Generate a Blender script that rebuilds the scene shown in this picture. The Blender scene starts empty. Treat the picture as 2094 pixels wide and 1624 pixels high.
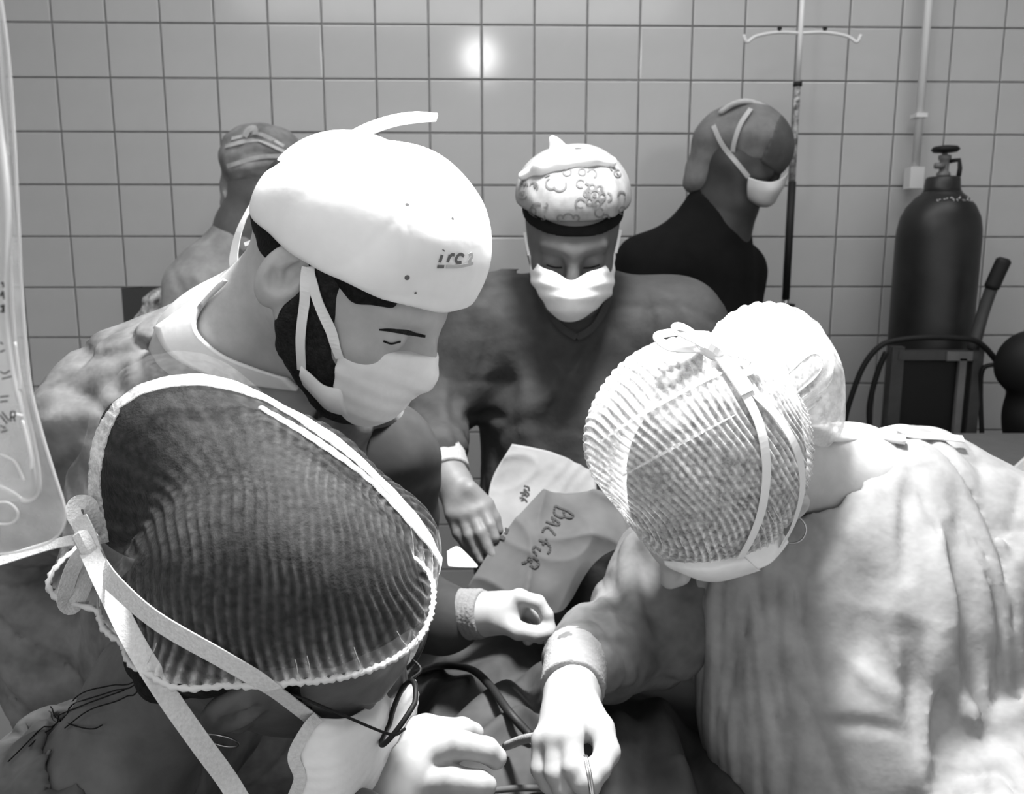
import bpy, math, random
import numpy as np
from mathutils import Vector, Matrix

# ------------------------------------------------------------------ camera
FPX, PITCH = 1670.0, math.radians(9.5)
CAM = np.array([0, 0, 1.55])
scene = bpy.context.scene
cam_data = bpy.data.cameras.new('camera')
cam_data.sensor_width = 36.0
cam_data.lens = 36.0 * FPX / 2094.0
cam_data.clip_start = 0.02
cam_data.dof.use_dof = True
cam_data.dof.focus_distance = 0.66
cam_data.dof.aperture_fstop = 11.0
cam = bpy.data.objects.new('camera', cam_data)
scene.collection.objects.link(cam)
cam.location = CAM
cam.rotation_euler = (math.pi / 2 - PITCH, 0, 0)
scene.camera = cam

# ------------------------------------------------------------------ light
world = bpy.data.worlds.new('world')
scene.world = world
world.use_nodes = True
world.node_tree.nodes['Background'].inputs[0].default_value = (1, 1, 1, 1)
world.node_tree.nodes['Background'].inputs[1].default_value = 1.15


def area(name, loc, target, size, power, size_y=None, spread=180):
    l = bpy.data.lights.new(name, 'AREA')
    l.energy = power
    l.spread = math.radians(spread)
    if size_y:
        l.shape = 'RECTANGLE'
        l.size, l.size_y = size, size_y
    else:
        l.shape = 'DISK'
        l.size = size
    o = bpy.data.objects.new(name, l)
    scene.collection.objects.link(o)
    o.location = loc
    o.rotation_euler = (Vector(target) - Vector(loc)).to_track_quat('-Z', 'Y').to_euler()
    return o


area('surgical_light', (0.12, 0.95, 2.49), (0.02, 0.80, 1.1), 0.24, 20, spread=90)
bulb = bpy.data.lights.new('surgical_light_bulb', 'POINT'); bulb.energy = 7.0; bulb.shadow_soft_size = 0.075
bulb_o = bpy.data.objects.new('surgical_light_bulb', bulb); scene.collection.objects.link(bulb_o); bulb_o.location = (-0.075, 0.95, 2.47)
area('ceiling_light_back', (0.35, 1.55, 2.93), (0.35, 1.75, 0), 2.6, 17, 0.35)
area('ceiling_light_front', (-0.2, 0.15, 2.93), (-0.2, 0.3, 0.8), 2.4, 13, 0.5)

scene.view_settings.view_transform = 'Standard'
scene.view_settings.look = 'None'
scene.view_settings.exposure = 0.1
scene.view_settings.gamma = 1.0
scene.view_settings.use_curve_mapping = False

scene.cycles.max_bounces = 6
scene.cycles.diffuse_bounces = 3
scene.cycles.glossy_bounces = 2
scene.cycles.transparent_max_bounces = 10
scene.cycles.adaptive_threshold = 0.03

# ------------------------------------------------------------------ helpers
SN, CS = math.sin(PITCH), math.cos(PITCH)


def pdir(px, py):
    a, b = (px - 1047.0) / FPX, (812.0 - py) / FPX
    return np.stack([np.asarray(a) + 0 * np.asarray(b), CS + b * SN + 0 * np.asarray(a), -SN + b * CS + 0 * np.asarray(a)], -1)


def W(px, py, d):
    """world point seen at pixel px, py at forward distance d (metres along Y)"""
    v = pdir(px, py)
    return CAM + v * (d / v[1])


class SD:
    """signed distance function with a bounding box"""
    def __init__(s, f, lo, hi):
        s.f, s.lo, s.hi = f, np.array(lo, float), np.array(hi, float)

    def __call__(s, P):
        return s.f(P)


def A3(*v):
    return np.array(v, float)


def ell(c, r, M=None):
    c = np.array(c, float); r = np.array(r, float)
    if r.ndim == 0:
        r = np.repeat(r, 3)
    cf, rf = c.astype(np.float32), r.astype(np.float32)
    Mf = None if M is None else np.array(M, np.float32)

    def f(P):
        q = P - cf
        if Mf is not None:
            q = q @ Mf
        k0 = np.sqrt((q / rf) ** 2 @ np.ones(3, np.float32))
        k1 = np.sqrt((q / rf ** 2) ** 2 @ np.ones(3, np.float32)) + 1e-9
        return k0 * (k0 - 1) / k1
    m = r.max() if M is not None else r
    return SD(f, c - m, c + m)


def cone(a, b, ra, rb):
    a = np.array(a, float); b = np.array(b, float)
    af = a.astype(np.float32); ba = (b - a).astype(np.float32); bb = float(ba @ ba) + 1e-12

    def f(P):
        q = P - af
        t = np.clip((q @ ba) / bb, 0, 1)
        w = q - t[:, None] * ba
        return np.sqrt(np.einsum('ij,ij->i', w, w)) - (ra + (rb - ra) * t)
    m = max(ra, rb)
    return SD(f, np.minimum(a, b) - m, np.maximum(a, b) + m)


def smin(a, b, k):
    if k <= 0:
        return np.minimum(a, b)
    h = np.clip(0.5 + 0.5 * (b - a) / k, 0, 1)
    return b + (a - b) * h - k * h * (1 - h)


def union(fs, k=0.02):
    ks = k if isinstance(k, (list, tuple)) else [k] * len(fs)

    def f(P):
        d = fs[0](P)
        for g, kk in zip(fs[1:], ks[1:]):
            d = smin(d, g(P), kk)
        return d
    return SD(f, np.min([g.lo for g in fs], 0) - 0.01, np.max([g.hi for g in fs], 0) + 0.01)


def inter(f, g, k=0.004):
    return SD(lambda P: -smin(-f(P), -g(P), k), f.lo, f.hi)


def cut(f, g, k=0.004):
    return SD(lambda P: -smin(-f(P), g(P), k), f.lo, f.hi)


def off(f, o):
    return SD(lambda P: f(P) - o, f.lo - o, f.hi + o)


def half(p, n):
    """inside where (P-p).n < 0"""
    p = np.array(p, np.float32); n = np.array(n, np.float32); n = n / np.linalg.norm(n)
    return SD(lambda P: (P - p) @ n, (-9, -9, -9), (9, 9, 9))


def chain(pts, rs, k=0.0):
    cs = [cone(pts[i], pts[i + 1], rs[i], rs[i + 1]) for i in range(len(pts) - 1)]
    return cs[0] if len(cs) == 1 else union(cs, k)


def xf(f, M, t, s=1.0):
    """f in local space placed in the world: columns of M are the local axes"""
    Mf = np.array(M, np.float32); tf = np.array(t, np.float32)
    cs = np.array([[x, y, z] for x in (f.lo[0], f.hi[0]) for y in (f.lo[1], f.hi[1]) for z in (f.lo[2], f.hi[2])]) * s
    cw = cs @ np.array(M).T + np.array(t)
    blo, bhi = f.lo.astype(np.float32), f.hi.astype(np.float32)

    def g(P):
        q = (P - tf) @ Mf / s
        e = np.maximum(np.maximum(blo - q, q - bhi), 0)
        o = np.sqrt(np.einsum('ij,ij->i', e, e)) * s
        m = o < .07
        o += .012
        if m.any():
            o[m] = f(q[m]) * s
        return o
    return SD(g, cw.min(0), cw.max(0))


def disp(f, fn, m=0.01):
    return SD(lambda P: f(P) + fn(P), f.lo - m, f.hi + m)


def wob(amp, freq, seed, n=5, axis=None):
    """cloth-like wobble from warped sines"""
    rg = np.random.RandomState(seed)
    K = rg.normal(size=(n, 3))
    if axis is not None:
        ax = np.array(axis, float); ax /= np.linalg.norm(ax)
        K -= 0.85 * (K @ ax)[:, None] * ax
    K = (K / np.linalg.norm(K, axis=1)[:, None] * freq * rg.uniform(0.6, 1.6, n)[:, None]).astype(np.float32)
    ph = rg.uniform(0, 6.28, n).astype(np.float32)

    def fn(P):
        o = np.zeros(len(P), np.float32)
        for i in range(n):
            o += np.sin(P @ K[i] + ph[i] + 1.3 * np.sin(P @ K[(i + 1) % n] * 0.6 + ph[i - 1]))
        return o * (amp / n * 1.6)
    return fn


def ridge(amp, freq, seed, n=4, axis=None, sharp=2.5):
    """sharp crumples: creased noise"""
    rg = np.random.RandomState(seed)
    K = rg.normal(size=(n, 3))
    if axis is not None:
        ax = np.array(axis, float); ax /= np.linalg.norm(ax)
        K -= 0.8 * (K @ ax)[:, None] * ax
    K = (K / np.linalg.norm(K, axis=1)[:, None] * freq * rg.uniform(0.6, 1.7, n)[:, None]).astype(np.float32)
    ph = rg.uniform(0, 6.28, n).astype(np.float32)

    def fn(P):
        o = np.zeros(len(P), np.float32)
        for i in range(n):
            w = 1.9 * np.sin(P @ K[(i + 1) % n] * 0.45 + ph[i - 1]) + 1.1 * np.sin(P @ K[(i + 2) % n] * 0.8 + ph[i - 2])
            s = np.abs(np.sin(P @ K[i] * 0.5 + ph[i] + w))
            m = 0.5 + 0.5 * np.sin(P @ K[(i + 2) % n] * 0.4 + ph[i])
            o += ((1 - s) ** sharp) * m
        return o * amp
    return fn


def both(*fs):
    return lambda P: sum(f(P) for f in fs)


def polydist(P, pts, w, fall=3.0, full=False):
    """distance to a polyline, far points left at a big value"""
    out = np.full(len(P), 9.0, np.float32)
    pts = np.array(pts, np.float32)
    lo, hi = pts.min(0) - fall * w, pts.max(0) + fall * w
    m = np.all((P > lo) & (P < hi), axis=1)
    if not m.any():
        return (out, out * 0) if full else out
    Q = P[m]; best = np.full(len(Q), 9.0, np.float32); par = np.zeros(len(Q), np.float32)
    for i in range(len(pts) - 1):
        a, ba = pts[i], pts[i + 1] - pts[i]
        q = Q - a
        t = np.clip((q @ ba) / (float(ba @ ba) + 1e-12), 0, 1)
        v = q - t[:, None] * ba
        d = np.sqrt(np.einsum('ij,ij->i', v, v))
        par = np.where(d < best, (i + t) / (len(pts) - 1), par)
        best = np.minimum(best, d)
    out[m] = best
    if full:
        pa = np.zeros(len(P), np.float32); pa[m] = par
        return out, pa
    return out


def hit(f, pix, t0=0.2, t1=3.0, n=90):
    """first surface point of f behind each pixel"""
    pix = np.array(pix, float)
    v = pdir(pix[:, 0], pix[:, 1])
    v = v / np.linalg.norm(v, axis=1)[:, None]
    t = np.full(len(pix), t0); best = np.full(len(pix), 9.0); bt = t.copy()
    for _ in range(n):
        d = f((CAM + v * t[:, None]).astype(np.float32)).astype(float)
        better = np.abs(d) < best
        best = np.where(better, np.abs(d), best); bt = np.where(better, t, bt)
        t = np.minimum(t + d * 0.75, t1)
        if ((np.abs(d) < 1.5e-4) | (t >= t1)).all():
            break
    return CAM + v * bt[:, None]


def grad(f, P, e=0.002):
    P = np.array(P, np.float32)
    g = np.stack([f(P + np.eye(3, dtype=np.float32)[i] * e) - f(P - np.eye(3, dtype=np.float32)[i] * e) for i in range(3)], 1)
    return g / (np.linalg.norm(g, axis=1)[:, None] + 1e-9)


def dense(pts, n):
    """Catmull-Rom resample of a point list"""
    p = np.array(pts, float)
    if len(p) == 2:
        return p[0] + (p[1] - p[0]) * np.linspace(0, 1, n)[:, None]
    q = np.vstack([2 * p[0] - p[1], p, 2 * p[-1] - p[-2]])
    out = []
    for u in np.linspace(0, len(p) - 1, n):
        i = min(int(u), len(p) - 2); t = u - i
        a, b, c, d = q[i], q[i + 1], q[i + 2], q[i + 3]
        out.append(0.5 * (2 * b + (c - a) * t + (2 * a - 5 * b + 4 * c - d) * t * t + (3 * b - a - 3 * c + d) * t ** 3))
    return np.array(out)


def folds(base, specs):
    """specs: (pixel polyline, depth in m, half width in m): grooves (+) or ridges (-) in the cloth"""
    prep = []
    for pix, amp, w in specs:
        prep.append((hit(base, dense(pix, 3 * len(pix))), amp, w))

    def fn(P):
        o = np.zeros(len(P), np.float32)
        for pts, amp, w in prep:
            d, u = polydist(P, pts, w, 4.0, True)
            o += amp * np.exp(-(d / w) ** 2) * np.clip(np.sin(math.pi * (.04 + .92 * u)), 0, 1) ** .7
        return o
    return disp(base, fn)


# ------------------------------------------------------------------ meshes
def mesh_from(name, V, F):
    V = np.asarray(V, np.float32)
    me = bpy.data.meshes.new(name)
    if isinstance(F, np.ndarray):
        k = F.shape[1]
        me.vertices.add(len(V)); me.vertices.foreach_set('co', V.ravel())
        me.loops.add(F.size); me.loops.foreach_set('vertex_index', F.astype(np.int32).ravel())
        me.polygons.add(len(F)); me.polygons.foreach_set('loop_start', np.arange(0, F.size, k, dtype=np.int32))
        me.update(calc_edges=True)
    else:
        me.from_pydata([tuple(map(float, v)) for v in V], [], F)
    me.validate()
    return me


def surface(f, h):
    """surface nets over a sparse grid"""
    lo, hi = f.lo - 2.5 * h, f.hi + 2.5 * h
    B = 8
    nb = np.ceil((hi - lo) / (h * B)).astype(int) + 1
    n = nb * B
    g = np.stack(np.meshgrid(*[np.arange(k) for k in nb], indexing='ij'), -1).reshape(-1, 3)
    cen = (lo + (g + 0.5) * B * h).astype(np.float32)
    dc = f(cen)
    keep = np.abs(dc) < B * h * 0.87 * 1.5 + 0.004
    D = np.repeat(np.repeat(np.repeat(dc.reshape(nb), B, 0), B, 1), B, 2).astype(np.float32)
    loc = np.stack(np.meshgrid(*[np.arange(B)] * 3, indexing='ij'), -1).reshape(-1, 3)
    kb = g[keep]
    for s in range(0, len(kb), 400):
        idx = (kb[s:s + 400, None, :] * B + loc[None]).reshape(-1, 3)
        D[idx[:, 0], idx[:, 1], idx[:, 2]] = f((lo + idx * h).astype(np.float32))
    I = D < 0
    c = np.zeros(tuple(n - 1), np.uint8)
    for x in (0, 1):
        for y in (0, 1):
            for z in (0, 1):
                c += I[x:n[0] - 1 + x, y:n[1] - 1 + y, z:n[2] - 1 + z]
    act = (c > 0) & (c < 8)
    cells = np.argwhere(act)
    ids = np.full(act.shape, -1, np.int32)
    ids[act] = np.arange(len(cells))
    corner = np.array([[x, y, z] for x in (0, 1) for y in (0, 1) for z in (0, 1)])
    cv = np.stack([D[tuple((cells + o).T)] for o in corner], 1)
    acc = np.zeros((len(cells), 3)); cnt = np.zeros(len(cells))
    for i in range(8):
        for j in range(i + 1, 8):
            if np.abs(corner[i] - corner[j]).sum() == 1:
                a, b = cv[:, i], cv[:, j]
                m = (a < 0) != (b < 0)
                t = np.where(m, a / np.where(m, a - b, 1), 0)
                acc += np.where(m[:, None], corner[i] + t[:, None] * (corner[j] - corner[i]), 0)
                cnt += m
    V = lo + (cells + acc / np.maximum(cnt, 1)[:, None]) * h
    Q = []
    for ax in range(3):
        u, v = (ax + 1) % 3, (ax + 2) % 3
        sa = [slice(0, n[k] - 1) for k in range(3)]
        sb = list(sa); sb[ax] = slice(1, n[ax])
        sa = tuple(sa)
        e = np.argwhere(I[sa] != I[tuple(sb)])
        e = e[(e[:, u] > 0) & (e[:, v] > 0) & (e[:, u] < n[u] - 1) & (e[:, v] < n[v] - 1)]
        du = np.zeros(3, int); du[u] = 1
        dv = np.zeros(3, int); dv[v] = 1
        q = np.stack([ids[tuple((e - du - dv).T)], ids[tuple((e - dv).T)], ids[tuple(e.T)], ids[tuple((e - du).T)]], 1)
        flip = ~I[tuple(e.T)]
        q[flip] = q[flip][:, ::-1]
        Q.append(q)
    Q = np.vstack(Q)
    Q = Q[(Q >= 0).all(1)]
    return V, Q


def link(name, me, mat, parent=None, smooth=True, label=None):
    o = bpy.data.objects.new(name, me)
    scene.collection.objects.link(o)
    if mat:
        me.materials.append(mat)
    if smooth:
        me.polygons.foreach_set('use_smooth', np.ones(len(me.polygons), bool))
    if parent:
        o.parent = parent
        o.matrix_parent_inverse = Matrix.Translation(-PLOC.get(parent.name, Vector((0, 0, 0))))
    if label:
        o['label'] = label
    return o


PLOC = {}


def solid(name, f, h, mat, parent=None, label=None):
    V, Q = surface(f, h)
    return link(name, mesh_from(name, V, Q), mat, parent, True, label)


def thing(name, label, cat, loc=(0, 0, 0), group=None):
    o = bpy.data.objects.new(name, None)
    scene.collection.objects.link(o)
    o.location = loc
    o.empty_display_size = 0.05
    PLOC[o.name] = Vector([float(x) for x in loc])
    o['label'] = label; o['category'] = cat
    if group:
        o['group'] = group
    return o


def tag(o, label, cat, group=None):
    o['label'] = label; o['category'] = cat
    if group:
        o['group'] = group
    return o


class MB:
    """collects simple shapes into one mesh"""
    def __init__(s):
        s.V, s.F, s.flat = [], [], False

    def add(s, V, F):
        b = len(s.V)
        s.V += [tuple(map(float, v)) for v in V]
        s.F += [[b + i for i in f] for f in F]

    def box(s, lo, hi, M=None, t=(0, 0, 0)):
        V = np.array([[x, y, z] for x in (lo[0], hi[0]) for y in (lo[1], hi[1]) for z in (lo[2], hi[2])], float)
        if M is not None:
            V = V @ np.array(M).T
        s.add(V + np.array(t), [[0, 1, 3, 2], [4, 6, 7, 5], [0, 4, 5, 1], [2, 3, 7, 6], [0, 2, 6, 4], [1, 5, 7, 3]])

    def tube(s, pts, r, n=8, closed=False, cap=True):
        p = np.array(pts, float); k = len(p)
        r = np.full(k, r) if np.isscalar(r) else np.array(r)
        tg = np.gradient(p, axis=0) if not closed else np.roll(p, -1, 0) - np.roll(p, 1, 0)
        tg /= np.linalg.norm(tg, axis=1)[:, None] + 1e-12
        ref = A3(0, 0, 1) if abs(tg[0][2]) < 0.9 else A3(1, 0, 0)
        u = np.cross(tg[0], ref); u /= np.linalg.norm(u)
        V = []
        for i in range(k):
            u = u - tg[i] * (u @ tg[i]); u /= np.linalg.norm(u) + 1e-12
            w = np.cross(tg[i], u)
            for j in range(n):
                a = 2 * math.pi * j / n
                V.append(p[i] + r[i] * (math.cos(a) * u + math.sin(a) * w))
        F = []
        for i in range(k if closed else k - 1):
            i2 = (i + 1) % k
            for j in range(n):
                F.append([i * n + j, i * n + (j + 1) % n, i2 * n + (j + 1) % n, i2 * n + j])
        if cap and not closed:
            F.append(list(range(n))[::-1]); F.append([(k - 1) * n + j for j in range(n)])
        s.add(V, F)

    def ribbon(s, pts, nrm, w, th=0.0006):
        s.flat = True
        p = np.array(pts, float); k = len(p)
        nrm = np.array(nrm, float)
        if nrm.ndim == 1:
            nrm = np.repeat(nrm[None], k, 0)
        w = np.full(k, w) if np.isscalar(w) else np.array(w)
        tg = np.gradient(p, axis=0); tg /= np.linalg.norm(tg, axis=1)[:, None] + 1e-12
        sd = np.cross(tg, nrm); sd /= np.linalg.norm(sd, axis=1)[:, None] + 1e-12
        nn = np.cross(sd, tg)
        V = []
        for i in range(k):
            a, b = sd[i] * w[i] / 2, nn[i] * th / 2
            V += [p[i] - a - b, p[i] + a - b, p[i] + a + b, p[i] - a + b]
        F = [[0, 1, 2, 3], [4 * k - 1, 4 * k - 2, 4 * k - 3, 4 * k - 4]]
        for i in range(k - 1):
            for j in range(4):
                F.append([4 * i + j, 4 * i + 4 + j, 4 * i + 4 + (j + 1) % 4, 4 * i + (j + 1) % 4])
        s.add(V, F)

    def lathe(s, prof, c, n=32):
        V = []
        for r, z in prof:
            for j in range(n):
                a = 2 * math.pi * j / n
                V.append((c[0] + r * math.cos(a), c[1] + r * math.sin(a), c[2] + z))
        k = len(prof); F = []
        for i in range(k - 1):
            for j in range(n):
                F.append([i * n + j, i * n + (j + 1) % n, (i + 1) * n + (j + 1) % n, (i + 1) * n + j])
        F.append(list(range(n))[::-1]); F.append([(k - 1) * n + j for j in range(n)])
        s.add(V, F)

    def build(s, name, mat, parent=None, smooth=True, label=None):
        return link(name, mesh_from(name, s.V, s.F), mat, parent, smooth and not s.flat, label)


def patch(name, rows, mat, parent=None, nu=24, nv=24, th=0.0012, wob_fn=None, label=None, smooth=True):
    """cloth sheet through a grid of (px, py, d) control points, with thickness"""
    R = [dense([W(*p) for p in r], nu) for r in rows]
    G = np.array([dense([r[i] for r in R], nv) for i in range(nu)])          # nu x nv x 3
    du = np.gradient(G, axis=0); dv = np.gradient(G, axis=1)
    N = np.cross(du, dv); N /= np.linalg.norm(N, axis=2)[..., None] + 1e-12
    vc = CAM - G
    N *= np.sign((N * vc).sum(2).mean() or 1)
    if wob_fn is not None:
        G = G + N * wob_fn(G.reshape(-1, 3).astype(np.float32)).reshape(nu, nv)[..., None]
    top, bot = (G + N * th / 2).reshape(-1, 3), (G - N * th / 2).reshape(-1, 3)
    F = []
    ix = lambda i, j: i * nv + j
    m = nu * nv
    for i in range(nu - 1):
        for j in range(nv - 1):
            F.append([ix(i, j), ix(i + 1, j), ix(i + 1, j + 1), ix(i, j + 1)])
            F.append([m + ix(i, j), m + ix(i, j + 1), m + ix(i + 1, j + 1), m + ix(i + 1, j)])
    ring = [ix(i, 0) for i in range(nu)] + [ix(nu - 1, j) for j in range(1, nv)] + [ix(i, nv - 1) for i in range(nu - 2, -1, -1)] + [ix(0, j) for j in range(nv - 2, 0, -1)]
    for a, b in zip(ring, ring[1:] + ring[:1]):
        F.append([a, m + a, m + b, b])
    return link(name, mesh_from(name, np.vstack([top, bot]), F), mat, parent, smooth, label), G, N


def on(f, pix, o=0.002, n=None, sm=0):
    """path lying o above the surface of f along a pixel polyline"""
    q = dense(pix, n or 5 * len(pix))
    P = hit(f, q)
    for _ in range(sm):
        P[1:-1] = 0.5 * P[1:-1] + 0.25 * (P[:-2] + P[2:])
    N = grad(f, P)
    return P + N * o, N


def ink(name, f, strokes, width, mat, parent, o=0.0006, n=12):
    """print or handwriting lying on the surface of f"""
    mb = MB()
    q = [dense(s, n) for s in strokes]
    P = hit(f, np.vstack(q)); N = grad(f, P); P = P + N * o
    for i in range(len(q)):
        mb.ribbon(P[i * n:(i + 1) * n], N[i * n:(i + 1) * n], width, 0.0003)
    return mb.build(name, mat, parent)


# ------------------------------------------------------------------ materials
def mat(name, g, rough=0.6, noise=0.0, nscale=20.0, bump=0.0, bscale=60.0, spec=0.5, metal=0.0, alpha=1.0,
        sheen=0.0, sss=0.0, coat=0.0, anoise=0.0, g2=None, detail=3.0, crease=0.0, cscale=7.0):
    m = bpy.data.materials.new(name)
    m.use_nodes = True
    nt = m.node_tree; b = nt.nodes['Principled BSDF']
    b.inputs['Base Color'].default_value = (g, g, g, 1)
    b.inputs['Roughness'].default_value = rough
    b.inputs['Specular IOR Level'].default_value = spec
    b.inputs['Metallic'].default_value = metal
    b.inputs['Alpha'].default_value = alpha
    b.inputs['Sheen Weight'].default_value = sheen
    b.inputs['Coat Weight'].default_value = coat
    if sss:
        b.inputs['Subsurface Weight'].default_value = sss
        b.inputs['Subsurface Radius'].default_value = (0.01, 0.01, 0.01)
        b.inputs['Subsurface Scale'].default_value = 0.3
    tc = nt.nodes.new('ShaderNodeTexCoord')
    if noise or g2 is not None:
        n = nt.nodes.new('ShaderNodeTexNoise'); n.inputs['Scale'].default_value = nscale; n.inputs['Detail'].default_value = detail
        n.inputs['Roughness'].default_value = 0.6
        nt.links.new(tc.outputs['Object'], n.inputs['Vector'])
        r = nt.nodes.new('ShaderNodeValToRGB')
        lo = max(g * (1 - noise), 0.0) if g2 is None else g
        hi = min(g * (1 + noise), 1.0) if g2 is None else g2
        r.color_ramp.elements[0].position = 0.32; r.color_ramp.elements[0].color = (lo, lo, lo, 1)
        r.color_ramp.elements[1].position = 0.68; r.color_ramp.elements[1].color = (hi, hi, hi, 1)
        nt.links.new(n.outputs['Fac'], r.inputs['Fac']); nt.links.new(r.outputs['Color'], b.inputs['Base Color'])
    if anoise:
        n = nt.nodes.new('ShaderNodeTexNoise'); n.inputs['Scale'].default_value = nscale * 1.7; n.inputs['Detail'].default_value = 5
        nt.links.new(tc.outputs['Object'], n.inputs['Vector'])
        r = nt.nodes.new('ShaderNodeMapRange')
        r.inputs['From Min'].default_value = 0.3; r.inputs['From Max'].default_value = 0.7
        r.inputs['To Min'].default_value = max(alpha - anoise, 0); r.inputs['To Max'].default_value = min(alpha + anoise, 1)
        nt.links.new(n.outputs['Fac'], r.inputs['Value']); nt.links.new(r.outputs['Result'], b.inputs['Alpha'])
    if bump:
        n = nt.nodes.new('ShaderNodeTexNoise'); n.inputs['Scale'].default_value = bscale; n.inputs['Detail'].default_value = 2
        nt.links.new(tc.outputs['Object'], n.inputs['Vector'])
        bp = nt.nodes.new('ShaderNodeBump'); bp.inputs['Strength'].default_value = bump; bp.inputs['Distance'].default_value = 0.004
        nt.links.new(n.outputs['Fac'], bp.inputs['Height']); nt.links.new(bp.outputs['Normal'], b.inputs['Normal'])
        if crease:                                       # sharp random creases of stiff gown cloth
            cn = nt.nodes.new('ShaderNodeTexNoise'); cn.noise_type = 'RIDGED_MULTIFRACTAL'
            cn.inputs['Scale'].default_value = cscale; cn.inputs['Detail'].default_value = 1.6; cn.inputs['Distortion'].default_value = 0.8
            nt.links.new(tc.outputs['Object'], cn.inputs['Vector'])
            b2 = nt.nodes.new('ShaderNodeBump'); b2.inputs['Strength'].default_value = crease; b2.inputs['Distance'].default_value = 0.02
            nt.links.new(cn.outputs['Fac'], b2.inputs['Height']); nt.links.new(bp.outputs['Normal'], b2.inputs['Normal'])
            nt.links.new(b2.outputs['Normal'], b.inputs['Normal'])
    return m


M_TILE = mat('glazed_tile', 0.42, 0.14, 0.03, 6, spec=0.5)
M_GROUT = mat('grout', 0.35, 0.9, 0.2, 30)
M_FLOOR = mat('floor', 0.35, 0.4, 0.15, 8)
M_PAINT = mat('paint', 0.6, 0.7, 0.03, 3)
M_DRAPE = mat('dark_drape', 0.040, 0.75, 0.35, 14, 0.25, 40, spec=0.25)
M_GOWN_C = mat('gown_dark', 0.042, 0.8, 0.2, 14, 0.3, 60, spec=0.2, crease=0.55, cscale=6)
M_GOWN_B = mat('gown_mid', 0.15, 0.8, 0.35, 22, 0.3, 60, spec=0.2, crease=0.6, cscale=9)
M_GOWN_D = mat('gown_light', 0.28, 0.8, 0.18, 24, 0.2, 60, spec=0.2, crease=0.35, cscale=7)
M_GOWN_A = mat('gown_shadow', 0.09, 0.8, 0.35, 26, 0.2, 30, spec=0.2, crease=0.6, cscale=12)
M_SLEEVE = mat('sleeve_dark', 0.03, 0.85, 0.2, 20, spec=0.2)
M_BLACK = mat('black_cloth', 0.006, 0.9, 0.2, 20, spec=0.15)
M_WHITE = mat('white_cotton', 0.82, 0.85, 0.04, 20, 0.1, 60, spec=0.2)
M_MASK = mat('mask_paper', 0.88, 0.8, 0.04, 40, 0.12, 90, spec=0.2)
M_STRAP = mat('strap_tape', 0.62, 0.85, 0.10, 400, 0.25, 500, spec=0.2)
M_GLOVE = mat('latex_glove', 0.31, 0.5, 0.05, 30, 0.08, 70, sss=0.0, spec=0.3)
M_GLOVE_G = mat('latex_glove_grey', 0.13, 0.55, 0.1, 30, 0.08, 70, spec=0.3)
M_CUFF = mat('knit_cuff', 0.26, 0.9, 0.08, 60, 0.3, 300, spec=0.15)
M_SKIN_A = mat('skin_dark', 0.095, 0.5, 0.15, 40, 0.08, 120, spec=0.4)
M_SKIN_B = mat('skin_light', 0.43, 0.5, 0.08, 40, 0.08, 120, spec=0.35)
M_SKIN_C = mat('skin_deep', 0.10, 0.5, 0.1, 40, 0.06, 120, spec=0.4)
M_HAIR = mat('hair_black', 0.009, 0.75, 0.5, 240, 0.3, 420, spec=0.12)
M_BEARD = mat('beard', 0.018, 0.8, 0.5, 160, 0.8, 400, spec=0.2)
M_NET = mat('net_gauze', 0.75, 0.9, 0.1, 45, alpha=0.055, anoise=0.045, sheen=0.5, spec=0.1)
M_NET_D = mat('net_gauze_dense', 0.80, 0.9, 0.1, 55, alpha=0.52, anoise=0.30, sheen=0.3, spec=0.1)


def gauze(name, g, lo, hi):
    """sheer cloth whose weave density is stored along its gathers"""
    m = mat(name, g, 0.9, 0.1, 45, sheen=0.4, spec=0.1)
    nt = m.node_tree; b = nt.nodes['Principled BSDF']
    at = nt.nodes.new('ShaderNodeAttribute'); at.attribute_name = 'weave'
    tc = nt.nodes.new('ShaderNodeTexCoord')
    n = nt.nodes.new('ShaderNodeTexNoise'); n.inputs['Scale'].default_value = 170; n.inputs['Detail'].default_value = 4
    nt.links.new(tc.outputs['Object'], n.inputs['Vector'])
    a = nt.nodes.new('ShaderNodeMapRange'); a.inputs['From Min'].default_value = .3; a.inputs['From Max'].default_value = .7
    a.inputs['To Min'].default_value = .45; a.inputs['To Max'].default_value = 1.55
    nt.links.new(n.outputs['Fac'], a.inputs['Value'])
    r = nt.nodes.new('ShaderNodeMapRange'); r.inputs['To Min'].default_value = lo; r.inputs['To Max'].default_value = hi
    nt.links.new(at.outputs['Fac'], r.inputs['Value'])
    x = nt.nodes.new('ShaderNodeMath'); x.operation = 'MULTIPLY'; x.use_clamp = True
    nt.links.new(a.outputs['Result'], x.inputs[0]); nt.links.new(r.outputs['Result'], x.inputs[1])
    nt.links.new(x.outputs[0], b.inputs['Alpha'])
    return m


M_GAUZE_A = gauze('gauze_sheer', 0.85, 0.022, 0.62)
M_GAUZE_D = gauze('gauze_thick', 0.85, 0.30, 0.90)
M_PLEAT = mat('gauze_pleat', 0.85, 0.9, 0.1, 200, alpha=0.45, anoise=0.25, sheen=0.4, spec=0.1)
M_THREAD = mat('net_thread', 0.72, 0.9, spec=0.1)
M_THREAD_A = mat('net_thread_fine', 0.60, 0.9, spec=0.1)
M_PAPER = mat('paper', 0.20, 0.8, 0.12, 18, 0.2, 30, spec=0.2)
M_CLOTH_G = mat('grey_wrap', 0.075, 0.8, 0.15, 16, 0.2, 30, spec=0.2)
M_INK = mat('ink', 0.03, 0.7, spec=0.2)
M_PRINT = mat('print_grey', 0.14, 0.8, spec=0.2)
M_FLORAL = mat('floral_cotton', 0.27, 0.85, 0.14, 50, 0.1, 60, spec=0.15)
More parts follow.
